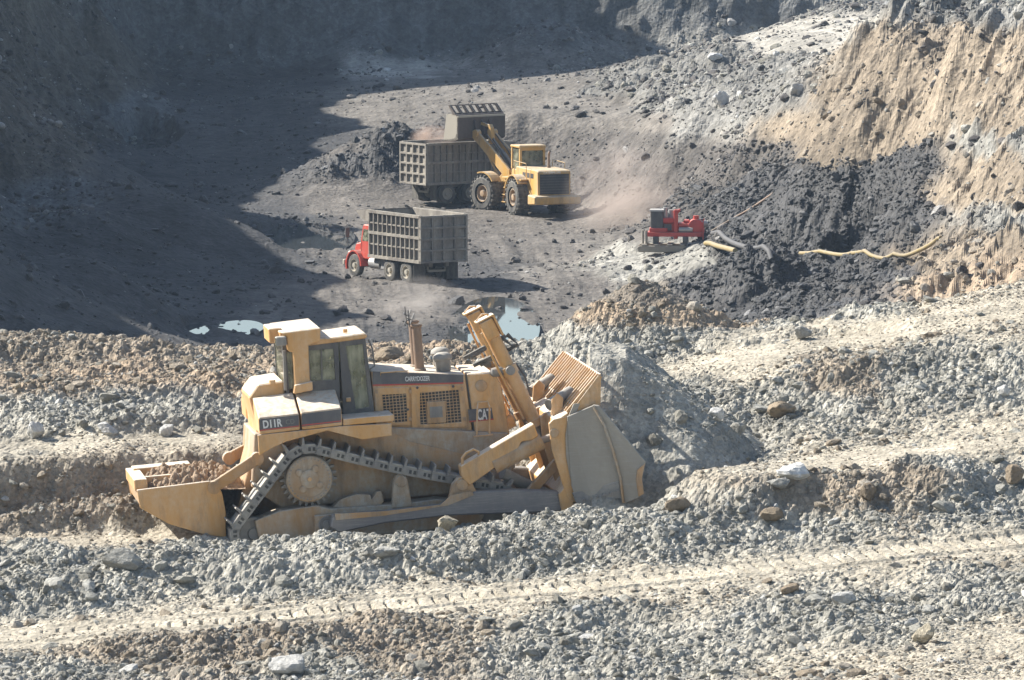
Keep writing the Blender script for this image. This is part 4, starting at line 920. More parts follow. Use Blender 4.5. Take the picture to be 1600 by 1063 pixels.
# cab: dark frame with glass, seat inside, yellow roof
cab = empty('cab'); cab.parent = DZ
ct = [sd(479, 541, -1.0), sd(571, 529, -1.0), sd(585, 644, -1.0), sd(536, 653, -1.0), sd(490, 640, -1.0)]
def ring(out, hole, y0, y1, name, mat, par):
    o, h = so(out, y0), so(hole, y0); b = MB(); n = len(o)
    V = lambda L_, y: [b.bm.verts.new((x, y, z)) for x, z in L_]
    A, B, A2, B2 = V(o, y0), V(h, y0), V(o, y1), V(h, y1)
    for i in range(n):
        j = (i + 1) % n
        for f in ((A[i], A[j], B[j], B[i]), (A2[i], B2[i], B2[j], A2[j]), (A[i], A2[i], A2[j], A[j]), (B[i], B[j], B2[j], B2[i])): b.bm.faces.new(f)
    return b.build(name, mat, par, .006)
for y0, y1 in ((-1.0, -.93), (.86, .93)):
    s_ = y0 if y0 < 0 else -1.0
    out = [sd(a, b, -1.0) for a, b in ((479, 540), (530, 534), (531, 650), (490, 645))]
    def fr(out_px, hole_px, nm, par):
        o, h = so(out_px, -1.0), so(hole_px, -1.0); b = MB(); n = len(o)
        V = lambda L_, y: [b.bm.verts.new((x, y, z)) for x, z in L_]
        A, B, A2, B2 = V(o, y0), V(h, y0), V(o, y1), V(h, y1)
        for i in range(n):
            j = (i + 1) % n
            for f in ((A[i], A[j], B[j], B[i]), (A2[i], B2[i], B2[j], A2[j]), (A[i], A2[i], A2[j], A[j]), (B[i], B[j], B2[j], B2[i])): b.bm.faces.new(f)
        w = b.build(nm, FRAME, par, .006)
        MB().prism(h, (y0 + y1) / 2 - .004, (y0 + y1) / 2 + .004).build('pane', GLASS, w)
        return w
    w = fr([(479, 540), (529, 534), (532, 650), (488, 640)], [(483, 548), (521, 545), (524, 593), (486, 596)], 'side_window', cab)
    b = MB(); x, z = sd(502, 546, -1); x2, z2 = sd(503, 594, -1); b.beam((x, y0 - .006, z), (x2, y0 - .006, z2), .03, .03, (1, 0, 0)); b.build('window_bar', FRAME, w)
    dr = fr([(530, 534), (571, 529), (585, 644), (537, 653)], [(540, 541), (567, 538), (577, 636), (556, 640)], 'cab_door', cab)
    if y0 < 0:
        hx, hz = sd(541, 628, -1.0); MB().box(hx, hx + .1, -1.05, -1.0, hz, hz + .09).build('door_handle', YEL, dr, .01)
        MB().tube([(*sd(a, b, -1.02)[:1], -1.03, sd(a, b, -1.02)[1]) for a, b in ((575, 530), (582, 545), (585, 572), (578, 577))], .018).build('grab_rail', FRAME, dr)
xr, zr = sd(447, 548, -.9); x1, z1 = ct[2]
MB().box(1.13, 1.19, -.93, .86, 3.2, 4.1).build('front_window', GLASS, cab)
MB().box(-.58, -.5, -.98, -.90, 2.95, 4.1).box(-.58, -.5, .8, .88, 2.95, 4.1).box(1.14, 1.22, -.93, -.88, 2.6, 4.1).box(1.14, 1.22, .81, .86, 2.6, 4.1).build('corner_post', FRAME, cab)
MB().box(-.56, -.53, -.9, .8, 3.0, 4.05).build('rear_window', GLASS, cab)
rp = so([(446, 551), (459, 549), (460, 608), (447, 608)], -.98); MB().prism(rp, -.97, -.955).build('quarter_window', GLASS, cab)
MB().beam((sd(444, 548, -1)[0], -1, sd(444, 548, -1)[1]), (sd(446, 610, -1)[0], -1, sd(446, 610, -1)[1]), .07, .06, (1, 0, 0)).build('drain_post', STEEL, cab)
MB().box(-.55, 1.2, -.92, .84, 2.35, 2.62).build('cab_floor', FRAME, cab)
MB().prism([(-.1, 2.62), (.55, 2.62), (.6, 3.0), (.15, 3.05), (.02, 3.85), (-.2, 3.85), (-.15, 3.0)], -.38, .28).build('operator_seat', SEAT, cab, .04)
MB().box(.75, 1.05, -.5, .4, 2.62, 3.25).build('dashboard', FRAME, cab, .03)
rf = so([(480, 541), (517, 528), (570, 520.5), (572, 529)], -1.05)
MB().prism([(rf[0][0], rf[0][1]), (rf[1][0] - .45, rf[1][1] + .02), rf[1], rf[2], (rf[2][0] + .06, rf[2][1] - .05), rf[3]], -1.05, .75).build('cab_roof', YEL, cab, .025)
MB().cyl((.85, -.6, rf[2][1]), (.85, -.6, rf[2][1] + .08), .05, n=10).build('roof_knob', YEL, cab)
# roll-over bar
rp = so([(438, 520.5), (501, 512.6), (500.5, 534), (482, 539), (484, 591), (487, 607), (461, 611), (458, 551), (450, 549), (448, 527)], -1.2)
ro = MB().prism(rp, -1.2, -.98).build('roll_bar', YEL, DZ, .02)
MB().prism([rp[0], rp[1], (rp[1][0], rp[1][1] - .27), (rp[0][0] + .05, rp[0][1] - .22)], -.975, .95).build('roll_bar_beam', YEL, ro, .02)
MB().prism([(x, z) for x, z in rp], .955, 1.12).build('roll_bar_post', YEL, ro, .02)
bx = so([(461, 602), (488, 596), (489, 610), (459, 616)], -1.28); MB().prism(bx, -1.28, -.98).build('roll_bar_foot', YEL, ro, .015)
for yy, dx in ((-1.15, 0), (.75, 0)):
    x, z = sd(440, 533, -1.15); lm = MB().box(x - .13, x + .1, yy - .1, yy + .1, z - .1, z + .1).build('work_lamp', STEEL, ro, .02); MB().box(x - .142, x - .13, yy - .08, yy + .08, z - .08, z + .08).build('lamp_lens', GLASS, lm)
x, z = sd(425, 520, -.3); MB().box(x - .1, x + .18, -.6, .5, z - .2, z + .12).build('rear_fairing', YEL, ro, .02)

# counterweight block and its links at the back
cw = empty('rear_block'); cw.parent = DZ
sp_ = so([(214, 766), (327, 752), (340, 757), (347, 770), (353, 800), (353, 840), (322, 836), (264, 819), (219, 794)], -1.35)
for y0, y1 in ((-1.35, -1.25), (1.05, 1.15)): MB().prism(sp_, y0, y1).build('side_plate', YEL, cw, .012)
bl = [(sp_[0][0] + .01, sp_[0][1] - .06), (sp_[1][0] - .1, sp_[1][1] - .12), (sp_[4][0] - .1, sp_[4][1]), (sp_[5][0] - .2, sp_[5][1] + .04), (sp_[6][0], sp_[6][1] + .04), (sp_[7][0], sp_[7][1] + .04), (sp_[8][0] + .01, sp_[8][1] + .04)]
MB().prism(bl, -1.25, 1.05).build('ballast', YEL_W, cw, .02)
x, z = sp_[0]
MB().box(x - .03, x + .25, -1.15, 1.1, z - .05, z + .2).build('push_beam', YEL, cw, .015); MB().box(x + .1, x + 1.35, .55, 1.1, z - .02, z + .24).build('deck_box', YEL, cw, .015)
MB().box(x + .2, x + 1.25, -.42, .55, z - .08, z + .08).build('deck_plate', YEL_W, cw, .01)
MB().box(x + .06, x + 1.3, -.55, -.42, z - .05, z + .17).build('deck_rib', YEL, cw, .01)
for y0, (a, b) in ((-1.28, ((334, 762), (402, 717))), (1.0, ((358, 716), (404, 692)))):
    yl = -1.3 if y0 < 0 else 1.0
    p, q = sd(*a, yl), sd(*b, yl); lk = MB().beam((p[0], y0 + .0, p[1]), (q[0], y0, q[1]), .12, .24).build('link_arm', YEL_W, cw, .015)
    for c in (p, q): MB().lathe((c[0], y0 - .1, c[1]), (0, 1, 0), [(0, .04), (0, .14), (.22, .14), (.22, .04)], 16).build('link_pin', YEL_W, lk)
MB().prism(so([(395, 705), (410, 700), (420, 730), (405, 760), (385, 790), (370, 800)], -.9), -.9, .8).build('rear_bracket', YEL_W, cw, .02)

# blade
bd = empty('blade'); bd.parent = DZ
prof = [(6.02, -.02), (5.72, .12), (5.5, .42), (5.36, .85), (5.31, 1.3), (5.33, 1.75), (5.42, 2.15), (5.56, 2.42)]
rgo = prof + [(x - .14, z) for x, z in prof[::-1]]
MB().prism(rgo, -2.6, 2.6).build('moldboard', PLATE, bd)
MB().prism([(6.06, -.06), (6.0, .0), (5.70, .10), (5.66, .0)], -2.6, 2.6).build('cutting_edge', STEEL, bd)
MB().prism([(5.28, .1), (5.0, .1), (4.95, .5), (5.2, .75)], -2.55, 2.55).prism([(5.2, 1.75), (4.98, 1.8), (5.0, 2.1), (5.3, 2.25)], -2.55, 2.55).build('back_rail', YEL, bd, .015)
pb, pt_ = (5.30, 2.22), (6.03, 2.97)
gd = MB().beam((pt_[0], -2.55, pt_[1]), (pt_[0], 2.55, pt_[1]), .07, .07).beam((pb[0] + .12, -2.55, pb[1] + .06), (pb[0] + .12, 2.55, pb[1] + .06), .08, .08).build('spill_guard', YEL, bd)
for k in range(19):
    yy = -2.5 + 5.0 * k / 18; MB().beam((pb[0], yy, pb[1]), (pt_[0] + .01, yy, pt_[1] + .01), .05, .14).build('guard_bar', YEL, gd)
MB().prism([(5.3, 2.2), (5.62, 2.15), (5.98, 2.2), (6.06, 2.95), (6.0, 2.98)], -2.58, -2.54).prism([(5.3, 2.2), (5.62, 2.15), (6.06, 2.95), (6.0, 2.98)], 2.54, 2.58).build('guard_end', YEL, gd)
ribp = so([(857, 662), (864, 655), (886, 650), (889, 700), (899, 786), (886, 778), (874, 742), (862, 704)], -2.5)
for yy in (-2.56, -1.25, -.1, 1.05, 2.4): 
    rb = MB().prism(ribp, yy, yy + .1).build('blade_rib', YEL, bd, .012)
x, z = sd(866, 677, -2.57); MB().lathe((x, -2.56, z), (0, -1, 0), [(0, .1), (.03, .1), (.04, .08), (.04, .01)], 16).build('rib_pin', YEL_W, bd)
for yy in (-1.6, 1.2):
    MB().cyl((5.0, yy - .2, 2.35), (5.55, yy + .25, 2.55), .13, n=14).build('blade_hose_guard', STEEL, bd, smooth=True)
    MB().prism([(5.0, 2.15), (5.25, 2.15), (5.3, 2.5), (5.18, 2.62), (5.05, 2.5)], yy - .35, yy - .28).build('lifting_eye', YEL, bd, .01)
for sg in (-1, 1):                     # wings sweep forward and out
    def wv(px, py, y): x, z = sd(px, py, -abs(y)); return (x, sg * abs(y), z)
    rear = [wv(886, 651, 2.62), wv(928, 633, 2.75), wv(944, 662, 2.83), wv(958, 702, 2.9), wv(969, 745, 2.95), wv(974, 786, 2.98), wv(930, 797, 2.85), wv(905, 797, 2.7), wv(893, 760, 2.64), wv(888, 705, 2.62)]
    b = MB(); b.loft([rear, [(x + .02, y - sg * .1, z) for x, y, z in rear]]); wg = b.build('wing', PLATE, bd, .012)
    fro = [wv(926, 633, 2.80), wv(936, 634, 2.84), wv(1009, 722, 3.24), wv(1004, 738, 3.24), wv(1001, 746, 3.23), wv(1004, 770, 3.23), wv(998, 778, 3.2), wv(974, 788, 3.06), wv(969, 745, 3.02), wv(957, 700, 2.97), wv(942, 660, 2.88)]
    b = MB(); b.loft([fro, [(x + .02, y - sg * .12, z) for x, y, z in fro]]); b.build('wing_plate', PLATE, wg, .012)
    rdg = [wv(928, 636, 2.83), wv(943, 662, 2.92), wv(957, 702, 3.0), wv(969, 745, 3.05), wv(974, 786, 3.1)]
    MB().tube(rdg, .03, 6).build('lit_edge_bar', CAKED, wg)  # added bar standing in for the sunlit edge of the plate step
    eb = [wv(895, 771, 2.70), wv(968, 752, 3.0), wv(973, 787, 3.03), wv(930, 798, 2.9), wv(905, 798, 2.76)]
    b = MB(); b.loft([[(x, y - sg * .03, z) for x, y, z in eb], [(x, y + sg * .1 * 0 - sg * .14, z) for x, y, z in eb]]); b.build('end_bit', STEEL, wg, .01)
    for k in range(6): p_ = Vector(wv(912 + k * 10.5, 781 - k * 2.6, 2.78 + k * .045)); MB().cyl(p_, p_ + Vector((0, sg * .06, 0)), .03, n=8).build('edge_bolt', STEEL, wg)
    tp = [wv(996, 735, 3.26), wv(1008, 724, 3.27), wv(1003, 748, 3.26), wv(1006, 772, 3.26), wv(998, 776, 3.25), wv(994, 750, 3.25)]
    b = MB(); b.loft([tp, [(x, y - sg * .06, z) for x, y, z in tp]]); b.build('corner_bit', YEL_W, wg)
MB().cyl((3.9, -1.55, .95), (4.95, -1.2, .3), .13, n=14).build('stabilizer_link', STEEL, DZ, smooth=True)
MB().beam((4.1, -2.0, .25), (5.1, -1.7, 1.1), .12, .2).build('blade_strut', YEL_W, DZ, .01)
# earth carried on the rear block
DIRT = stone_mat('reddish_dirt', [(0, (.34, .25, .17)), (1, (.38, .29, .2))])
def clump(name, cx, cy, cz, rx, ry, rz, seed, mat):
    bm = MB().bm; bmesh.ops.create_grid(bm, x_segments=70, y_segments=70, size=1)
    c = np.array([v.co[:] for v in bm.verts]); e = np.clip(1 - c[:, 0] ** 4 - c[:, 1] ** 4, -.2, 1)
    h = e * (.6 + .5 * fbm(c[:, 0] * 2, c[:, 1] * 2, seed, 4, .65)) + lumps(c[:, 0], c[:, 1], .1, seed, .7) * .35 * (e > .1)
    for v, hh in zip(bm.verts, h): v.co.z = float(hh)
    me = bpy.data.meshes.new(name); bm.to_mesh(me); bm.free(); me.materials.append(mat); me.transform(Matrix.Diagonal((rx, ry, rz, 1)))
    o = link(name, me); o.matrix_world = DZM @ Matrix.Translation((cx, cy, cz)); return o
tag(clump('dirt_pile', -2.75, -.05, 1.14, 1.12, 1.15, .44, 7, DIRT), 'reddish crumbled dirt lying on the rear block of the bulldozer', 'dirt')
# ------------------------------------------------------------------ haul trucks
TBOX = paint('grey_truck_box', (.17, .15, .13), .6, .6, (.40, .365, .30), side=.9, grime=.5)
TRED = paint('red_truck_paint', (.52, .055, .035), .4, .35, side=.2)
CREAM = paint('dusty_wheel', (.35, .32, .26), .7, .5, side=.7)
ALU = paint('dull_aluminium', (.42, .42, .42), .4, .4, metal=.5, side=.4)
def set_on(root, hx, hy, wheel_local, px, py, z0):
    """turn a vehicle to heading (hx, hy) and stand the given wheel contact at a photo pixel"""
    rz = math.atan2(hy, hx); p = at(px, py, z0); c, s = math.cos(rz), math.sin(rz); x, y = wheel_local
    root.location = (p.x - (c * x - s * y), p.y - (s * x + c * y), z0); root.rotation_euler = (0, 0, rz)
def wheel_mesh(r, w, mat, lugs=0, lug_h=.05):
    prof = [(-w / 2, r * .58), (-w / 2, r * .86), (-w * .42, r * .97), (-w * .3, r), (w * .3, r), (w * .42, r * .97), (w / 2, r * .86), (w / 2, r * .58)]
    m = MB().lathe((0, 0, 0), (0, 1, 0), prof, 36, False)
    for k in range(lugs):
        a = 2 * math.pi * k / lugs
        for sg in (-1, 1):
            q = Matrix.Rotation(a + sg * .06, 4, 'Y'); m.box(-.055, .055, *sorted((sg * .02, sg * w * .5)), r - .05, r + lug_h, q)
    return m.build('tyre', mat, mesh=True, smooth=not lugs)
def wheel(root, x, y, r, w, tyre, rim, name='wheel'):
    e = link(name, tyre, root); e.location = (x, y, r)
    o = link('rim', rim, e); return e
def rim_mesh(r, w, side, mat, dish=.3):
    return MB().lathe((0, side * -w / 2, 0), (0, side, 0), [(0, r * .05), (0, r), (w, r), (w, r * .9), (w * (1 - dish), r * .8), (w * (1 - dish), r * .42), (w * 1.02, r * .36), (w * 1.05, r * .1), (w * 1.05, .01)], 26).build('rim', mat, mesh=True, smooth=True)
T_TYRE = wheel_mesh(.53, .3, RUBBER); T_RIML = rim_mesh(.32, .3, 1, CREAM); T_RIMR = rim_mesh(.32, .3, -1, CREAM)
def make_truck(label, load):
    t = empty('dump_truck'); tag(t, label, 'dump truck', 'haul trucks in the pit')
    for s in (-1, 1):
        wheel(t, 0, s * 1.02, .53, .3, T_TYRE, T_RIML if s > 0 else T_RIMR)
        for x in (-3.25, -4.72):
            wheel(t, x, s * 1.08, .53, .3, T_TYRE, T_RIML if s > 0 else T_RIMR); wheel(t, x, s * .74, .53, .3, T_TYRE, T_RIML if s > 0 else T_RIMR)
    ch = MB().box(-5.6, .7, -.45, -.3, .75, 1.0).box(-5.6, .7, .3, .45, .75, 1.0).build('chassis', FRAME, t)
    for x in (0, -3.25, -4.72): MB().cyl((x, -.9, .53), (x, .9, .53), .11, n=10).build('axle', FRAME, ch)
    for s in (-1, 1):
        MB().cyl((-2.15, s * .85, .72), (-1.2, s * .85, .72), .27, n=18).build('fuel_tank', ALU, t, smooth=True)
        MB().box(-2.55, -2.2, s * .85 - .2, s * .85 + .2, .5, .95).build('battery_box', ALU, t, .02)
        MB().box(-5.42, -5.40, s * .9 - .32, s * .9 + .32, .18, 1.0).build('mud_flap', RUBBER, t)
        fd = MB().loft([[(.62 * math.cos(a), s * y_, .53 + .66 * math.sin(a)) for y_ in (.78, 1.2)] + [(.70 * math.cos(a), s * y_, .53 + .72 * math.sin(a)) for y_ in (1.2, .78)] for a in [math.pi * k / 10 for k in range(-1, 11)]]).build('front_fender', TRED, t)
        MB().tube([(.35, s * 1.28, 1.55), (.3, s * 1.34, 1.9), (.3, s * 1.34, 2.3)], .02).box(.26, .32, s * 1.34 - .1, s * 1.34 + .1, 1.85, 2.3).build('mirror', FRAME, t)
        MB().cyl((-1.28, s * .95, 1.0), (-1.28, s * .95, 2.75), .07, n=10).build('exhaust_stack', ALU, t)
    hd = MB().prism([(.75, .72), (.82, 1.3), (.7, 1.5), (-.35, 1.72), (-.35, .8)], -.62, .62).build('hood', TRED, t, .06)
    MB().box(.80, .84, -.5, .5, .85, 1.38).build('radiator_grille', ALU, hd, .01); MB().box(.78, .98, -1.2, 1.2, .5, .75).build('bumper', CREAM, t, .03)
    for s in (-1, 1): MB().cyl((.72, s * .85, 1.05), (.84, s * .85, 1.05), .11, n=14).build('headlight', ALU, hd)
    cb = MB().prism([(-.3, .85), (-.3, 1.72), (-.5, 2.45), (-.62, 2.5), (-1.32, 2.5), (-1.36, .85)], -.98, .98).build('cab', TRED, t, .05)
    for s in (-1, 1):
        dr = MB().prism([(-.42, .9), (-.42, 1.7), (-.58, 2.35), (-1.2, 2.35), (-1.2, .9)], s * .985, s * 1.0).build('cab_door', TRED, cb); MB().prism([(-.5, 1.72), (-.62, 2.28), (-1.12, 2.28), (-1.12, 1.72)], s * 1.001, s * 1.008).build('pane', GLASS, dr)
    MB().prism([(-.285, 1.76), (-.47, 2.4), (-.46, 2.41), (-.27, 1.77)], -.85, .85).build('windshield', GLASS, cb)
    # box of plates framed by ribs
    x0, x1, w, z0, z1 = -6.0, -1.5, 1.3, 1.02, 3.25
    bx = empty('dump_box'); bx.parent = t; th = .05
    MB().box(x0, x1, -w, w, z0, z0 + .1).box(x0 + .3, x1, -.55, -.35, z0 - .2, z0).box(x0 + .3, x1, .35, .55, z0 - .2, z0).build('box_floor', TBOX, bx)
    MB().box(x1 - th, x1, -w + .1, w - .1, z0 + .1, z1).build('box_front', TBOX, bx)
    RV = MB().box(-.035, .035, 0, .11, z0 + .1, z1 - .12).prism([(-.035, z0 + .1), (.035, z0 + .1), (.1, z0 + .02), (-.1, z0 + .02)], 0, .11).build('rib', TBOX, mesh=True)
    for s in (-1, 1):
        sw = MB().box(x0, x1, *sorted((s * (w - .12), s * (w - .12 - th))), z0 + .1, z1).build('box_side', TBOX, bx)
        for k in range(12):
            o = link('rib', RV, sw); o.location = (x0 + .06 + (x1 - x0 - .12) * k / 11, s * (w - .12), 0); o.scale = (1, s, 1)
        for z, h, pr in ((z0, .14, .13), (z0 + .62, .06, .085), (z0 + 1.12, .13, .125), (z0 + 1.62, .06, .085), (z1 - .12, .14, .135)):
            MB().box(x0 - .01, x1 + .01, *sorted((s * (w - .12), s * (w - .12 + pr))), z, z + h).build('rail', TBOX, sw)
    tg = MB().box(x0 - .04, x0 + .02, -w + .02, w - .02, z0 + .02, z1 - .02).build('tailgate', TBOX, bx)
    for k in range(5): y = -w + .05 + (2 * w - .1) * k / 4; MB().box(x0 - .15, x0 - .04, y - .05, y + .05, z0, z1).build('rib', TBOX, tg)
    for k in range(5): z = z0 + .06 + (z1 - z0 - .12) * k / 4; MB().box(x0 - .152, x0 - .04, -w, w, z - .05, z + .05).build('rail', TBOX, tg)
    sh = MB().prism([(x1 - .05, z1 - .03), (x1 + 1.25, z1 - .16), (x1 + 1.25, z1 - .10), (x1 - .05, z1 + .03)], -1.15, 1.15).prism([(x1, z1 - .05), (x1 + 1.22, z1 - .15), (x1 + .8, z1 - .5), (x1, z1 - .6)], -1.16, -1.12).prism([(x1, z1 - .05), (x1 + 1.22, z1 - .15), (x1 + .8, z1 - .5), (x1, z1 - .6)], 1.12, 1.16).build('cab_shield', TBOX, bx)
    MB().box(-5.5, -5.42, -.5, .5, .55, .65).box(-5.5, -5.42, -.5, -.44, .55, 1.0).box(-5.5, -5.42, .44, .5, .55, 1.0).build('rear_bumper', CREAM, t)
    if load:
        n = 26; vs = []; fs = []
        for i in range(n):
            for j in range(n):
                u, v = i / (n - 1), j / (n - 1); h = (math.sin(math.pi * u) * math.sin(math.pi * v)) ** .6
                vs.append((x0 + .1 + (x1 - x0 - .2) * u, -w + .22 + (2 * w - .44) * v, z1 - .75 + load * h + .12 * random.Random(i * 97 + j).random()))
        for i in range(n - 1):
            for j in range(n - 1): a = i * n + j; fs.append((a, a + n, a + n + 1, a + 1))
        me = bpy.data.meshes.new('coal_load'); me.from_pydata(vs, [], fs); me.materials.append(ST_COAL)
        ld = link('coal_load', me); return t, ld
    return t, None
tr1, _ = make_truck('red cabbed dump truck with grey ribbed box driving away toward the left', 0)
set_on(tr1, -.545, .84, (-4.72, 1.08), 638, 440, 0.0)
tr2, ld2 = make_truck('dump truck with grey ribbed box standing under the loader bucket', .55)
set_on(tr2, .835, .55, (-4.72, -1.08), 697, 321, .2)
ld2.location = tr2.location; ld2.rotation_euler = tr2.rotation_euler; tag(ld2, 'black coal filling the box of the truck under the loader', 'coal')
for t in (tr1, tr2):
    zz = gz_at(*[np.array(v) for v in zip(*[(t.matrix_basis @ Vector((x, y, 0)))[:2] for x in (0, -4) for y in (-1, 1)])])[0]; t.location.z = float(zz.mean()) - .03
ld2.location = tr2.location

# ------------------------------------------------------------------ wheel loader
LYEL = paint('loader_yellow', (.58, .33, .07), .5, .6, (.46, .40, .31), side=.5, grime=.6)
LDARK = paint('coal_dusted_steel', (.075, .06, .05), .7, .4, (.15, .12, .10), side=.6)
L_TYRE = wheel_mesh(.93, .72, RUBBER, 22, .05); L_RIML = rim_mesh(.46, .6, 1, CAKED, .45); L_RIMR = rim_mesh(.46, .6, -1, CAKED, .45)
ldr = empty('wheel_loader'); tag(ldr, 'yellow articulated wheel loader with its bucket raised over a truck', 'wheel loader')
set_on(ldr, -.37, .93, (0, 1.2), 808, 334, .2)
zz = gz_at(np.array([ldr.location.x]), np.array([ldr.location.y]))[0][0]; ldr.location.z = float(zz) - .03
for s in (-1, 1): wheel(ldr, 0, s * 1.15, .93, .72, L_TYRE, L_RIML if s > 0 else L_RIMR)
MB().cyl((0, -.9, .93), (0, .9, .93), .28, n=14).build('rear_axle', LDARK, ldr)
MB().prism([(-2.1, .75), (-2.1, 1.2), (1.7, 1.2), (1.85, .8), (1.3, .6), (-1.2, .6)], -.6, .6).build('rear_frame', LYEL, ldr, .03)
hd = MB().prism([(-2.25, 1.1), (-2.25, 2.38), (-2.1, 2.45), (.85, 2.5), (.85, 1.1)], -.92, .92).build('engine_hood', LYEL, ldr, .05)
MB().box(-2.275, -2.25, -.82, .82, 1.2, 2.25).build('radiator_grille', BLACK, hd)
for k in range(7): z = 1.28 + k * .14; MB().box(-2.29, -2.275, -.8, .8, z, z + .03).build('grille_slat', FRAME, hd)
lettering('CATERPILLAR', .16, WHITE, hd, Matrix.Translation((-2.262, .62, 2.275)) @ Matrix.Rotation(-math.pi / 2, 4, 'Z') @ Matrix.Rotation(math.pi / 2, 4, 'X'), 1.0, .01)
for s in (-1, 1):
    for k in range(3): x = -1.6 + k * .55; MB().box(x, x + .4, *sorted((s * .92, s * .935)), 2.0, 2.25).build('side_vent', BLACK, hd)
    fd = MB().loft([[(1.08 * math.cos(a), s * .9, .95 + 1.12 * math.sin(a)), (1.08 * math.cos(a), s * 1.5, .95 + 1.12 * math.sin(a)), (1.14 * math.cos(a), s * 1.5, .95 + 1.18 * math.sin(a)), (1.14 * math.cos(a), s * .9, .95 + 1.18 * math.sin(a))] for a in [.35 + 2.1 * k / 9 for k in range(10)]]).build('fender', LYEL, ldr)
    ladder = MB().beam((1.25, s * 1.35, .5), (1.1, s * 1.2, 1.9), .05, .05).beam((1.7, s * 1.35, .5), (1.55, s * 1.2, 1.9), .05, .05).build('ladder', LYEL, ldr)
    for k in range(4): f = .05 + k * .27; MB().box(1.1 + .15 * (1 - f), 1.6 + .15 * (1 - f), s * (1.35 - .15 * f) - .06, s * (1.35 - .15 * f) + .06, .5 + 1.4 * f, .53 + 1.4 * f).build('rung', LYEL, ladder)
    MB().tube([(-1.0, s * 1.05, 1.9), (-1.0, s * 1.1, 2.75), (.7, s * 1.1, 2.8), (.7, s * 1.05, 2.0)], .02).build('handrail', LYEL, ldr)
    MB().box(-.9, 1.8, *sorted((s * .9, s * 1.35)), 1.85, 1.92).build('walkway', LYEL, ldr)
MB().prism([(-2.75, .7), (-2.75, 1.12), (-1.7, 1.18), (-1.7, .62)], -1.3, 1.3).build('counterweight', LYEL, ldr, .06)
MB().cyl((-.6, -.35, 2.4), (-.6, -.35, 2.6), .1, n=12).tube([(-.6, -.35, 2.55), (-.6, -.35, 3.15), (-.68, -.35, 3.28), (-.8, -.35, 3.34)], .065, 10).build('exhaust_pipe', RUST, ldr, smooth=True)
lc = empty('cab'); lc.parent = ldr
MB().box(.85, 2.05, -.7, .7, 1.9, 2.3).build('cab_base', LYEL, lc, .03)
for x in (.88, 2.0):
    for y in (-.66, .66): MB().box(x - .06, x + .06, y - .06, y + .06, 2.3, 3.45).build('cab_post', LYEL, lc)
MB().prism([(.75, 3.42), (2.15, 3.42), (2.1, 3.56), (.8, 3.58)], -.76, .76).build('cab_roof', LYEL, lc, .04)
MB().box(.86, .88, -.6, .6, 2.35, 3.4).box(2.0, 2.02, -.6, .6, 2.3, 3.4).box(.95, 1.95, .65, .67, 2.3, 3.4).box(.95, 1.95, -.67, -.65, 2.3, 3.4).build('cab_glazing', GLASS, lc)
MB().box(.82, .86, -.6, .6, 2.3, 2.42).box(.82, .86, -.6, .6, 3.3, 3.42).build('window_frame', LYEL, lc)
MB().box(1.1, 1.5, -.25, .25, 2.3, 3.0).build('operator_seat', FRAME, lc, .05)
# front half, steered to the left about the hitch
fr = empty('front_frame'); fr.parent = ldr
ang = math.atan2(.78, -.62) - math.atan2(.93, -.37)
fr.location = (1.85, 0, 0); fr.rotation_euler = (0, 0, ang)
for s in (-1, 1): wheel(fr, 1.85, s * 1.15, .93, .72, L_TYRE, L_RIML if s > 0 else L_RIMR)
MB().cyl((1.85, -.9, .93), (1.85, .9, .93), .28, n=14).prism([(-.1, .6), (-.1, 1.3), (.6, 2.15), (1.1, 2.15), (2.4, 1.1), (2.4, .7)], -.55, .55).build('loader_tower', LYEL, fr, .03)
for s in (-1, 1):
    fd = MB().loft([[(1.85 + 1.06 * math.cos(a), s * .85, .95 + 1.08 * math.sin(a)), (1.85 + 1.06 * math.cos(a), s * 1.48, .95 + 1.08 * math.sin(a)), (1.85 + 1.12 * math.cos(a), s * 1.48, .95 + 1.14 * math.sin(a)), (1.85 + 1.12 * math.cos(a), s * .85, .95 + 1.14 * math.sin(a))] for a in [1.2 + 1.3 * k / 7 for k in range(8)]]).build('front_fender', LYEL, fr)
    MB().prism([(.55, 1.85), (.95, 1.75), (2.3, 2.75), (3.75, 3.75), (3.75, 4.12), (3.4, 4.15), (2.0, 3.2), (.6, 2.2)], *sorted((s * .48, s * .62))).build('lift_arm', LYEL, fr, .02)
    MB().cyl((1.2, s * .42, 1.2), (2.0, s * .42, 2.1), .11, n=12).cyl((2.0, s * .42, 2.1), (2.6, s * .42, 2.85), .06, n=10).build('lift_cylinder', LYEL, fr, smooth=True)
    MB().cyl((3.4, s * .42, 4.0), (3.4, s * .7, 4.0), .2, n=14).build('arm_pin', LYEL, fr)
    MB().tube([(1.0, s * .3, 2.2), (1.9, s * .3, 3.2), (2.9, s * .3, 3.95)], .035).build('hydraulic_hose', RUBBER, fr)
MB().cyl((.9, 0, 2.2), (2.0, 0, 3.1), .13, n=12).cyl((2.0, 0, 3.1), (2.9, 0, 3.85), .07, n=10).build('tilt_cylinder', FRAME, fr, smooth=True)
MB().prism([(2.7, 3.7), (2.95, 3.4), (3.1, 4.1), (2.95, 4.5), (2.8, 4.3)], -.12, .12).build('bell_crank', LYEL, fr, .02)
MB().beam((2.95, 0, 4.35), (3.7, 0, 4.5), .12, .16).build('tilt_link', LYEL, fr)
bk = empty('bucket'); bk.parent = fr
bp_ = [(3.72, 3.75), (3.72, 4.85), (3.85, 5.0), (4.25, 5.05), (4.25, 5.0), (3.9, 4.94), (3.8, 4.82), (3.82, 4.0), (4.0, 3.75), (4.4, 3.66), (5.0, 3.62), (5.0, 3.54), (4.4, 3.56), (3.9, 3.62)]
MB().prism(bp_, -1.6, 1.6).build('bucket_shell', LDARK, bk)
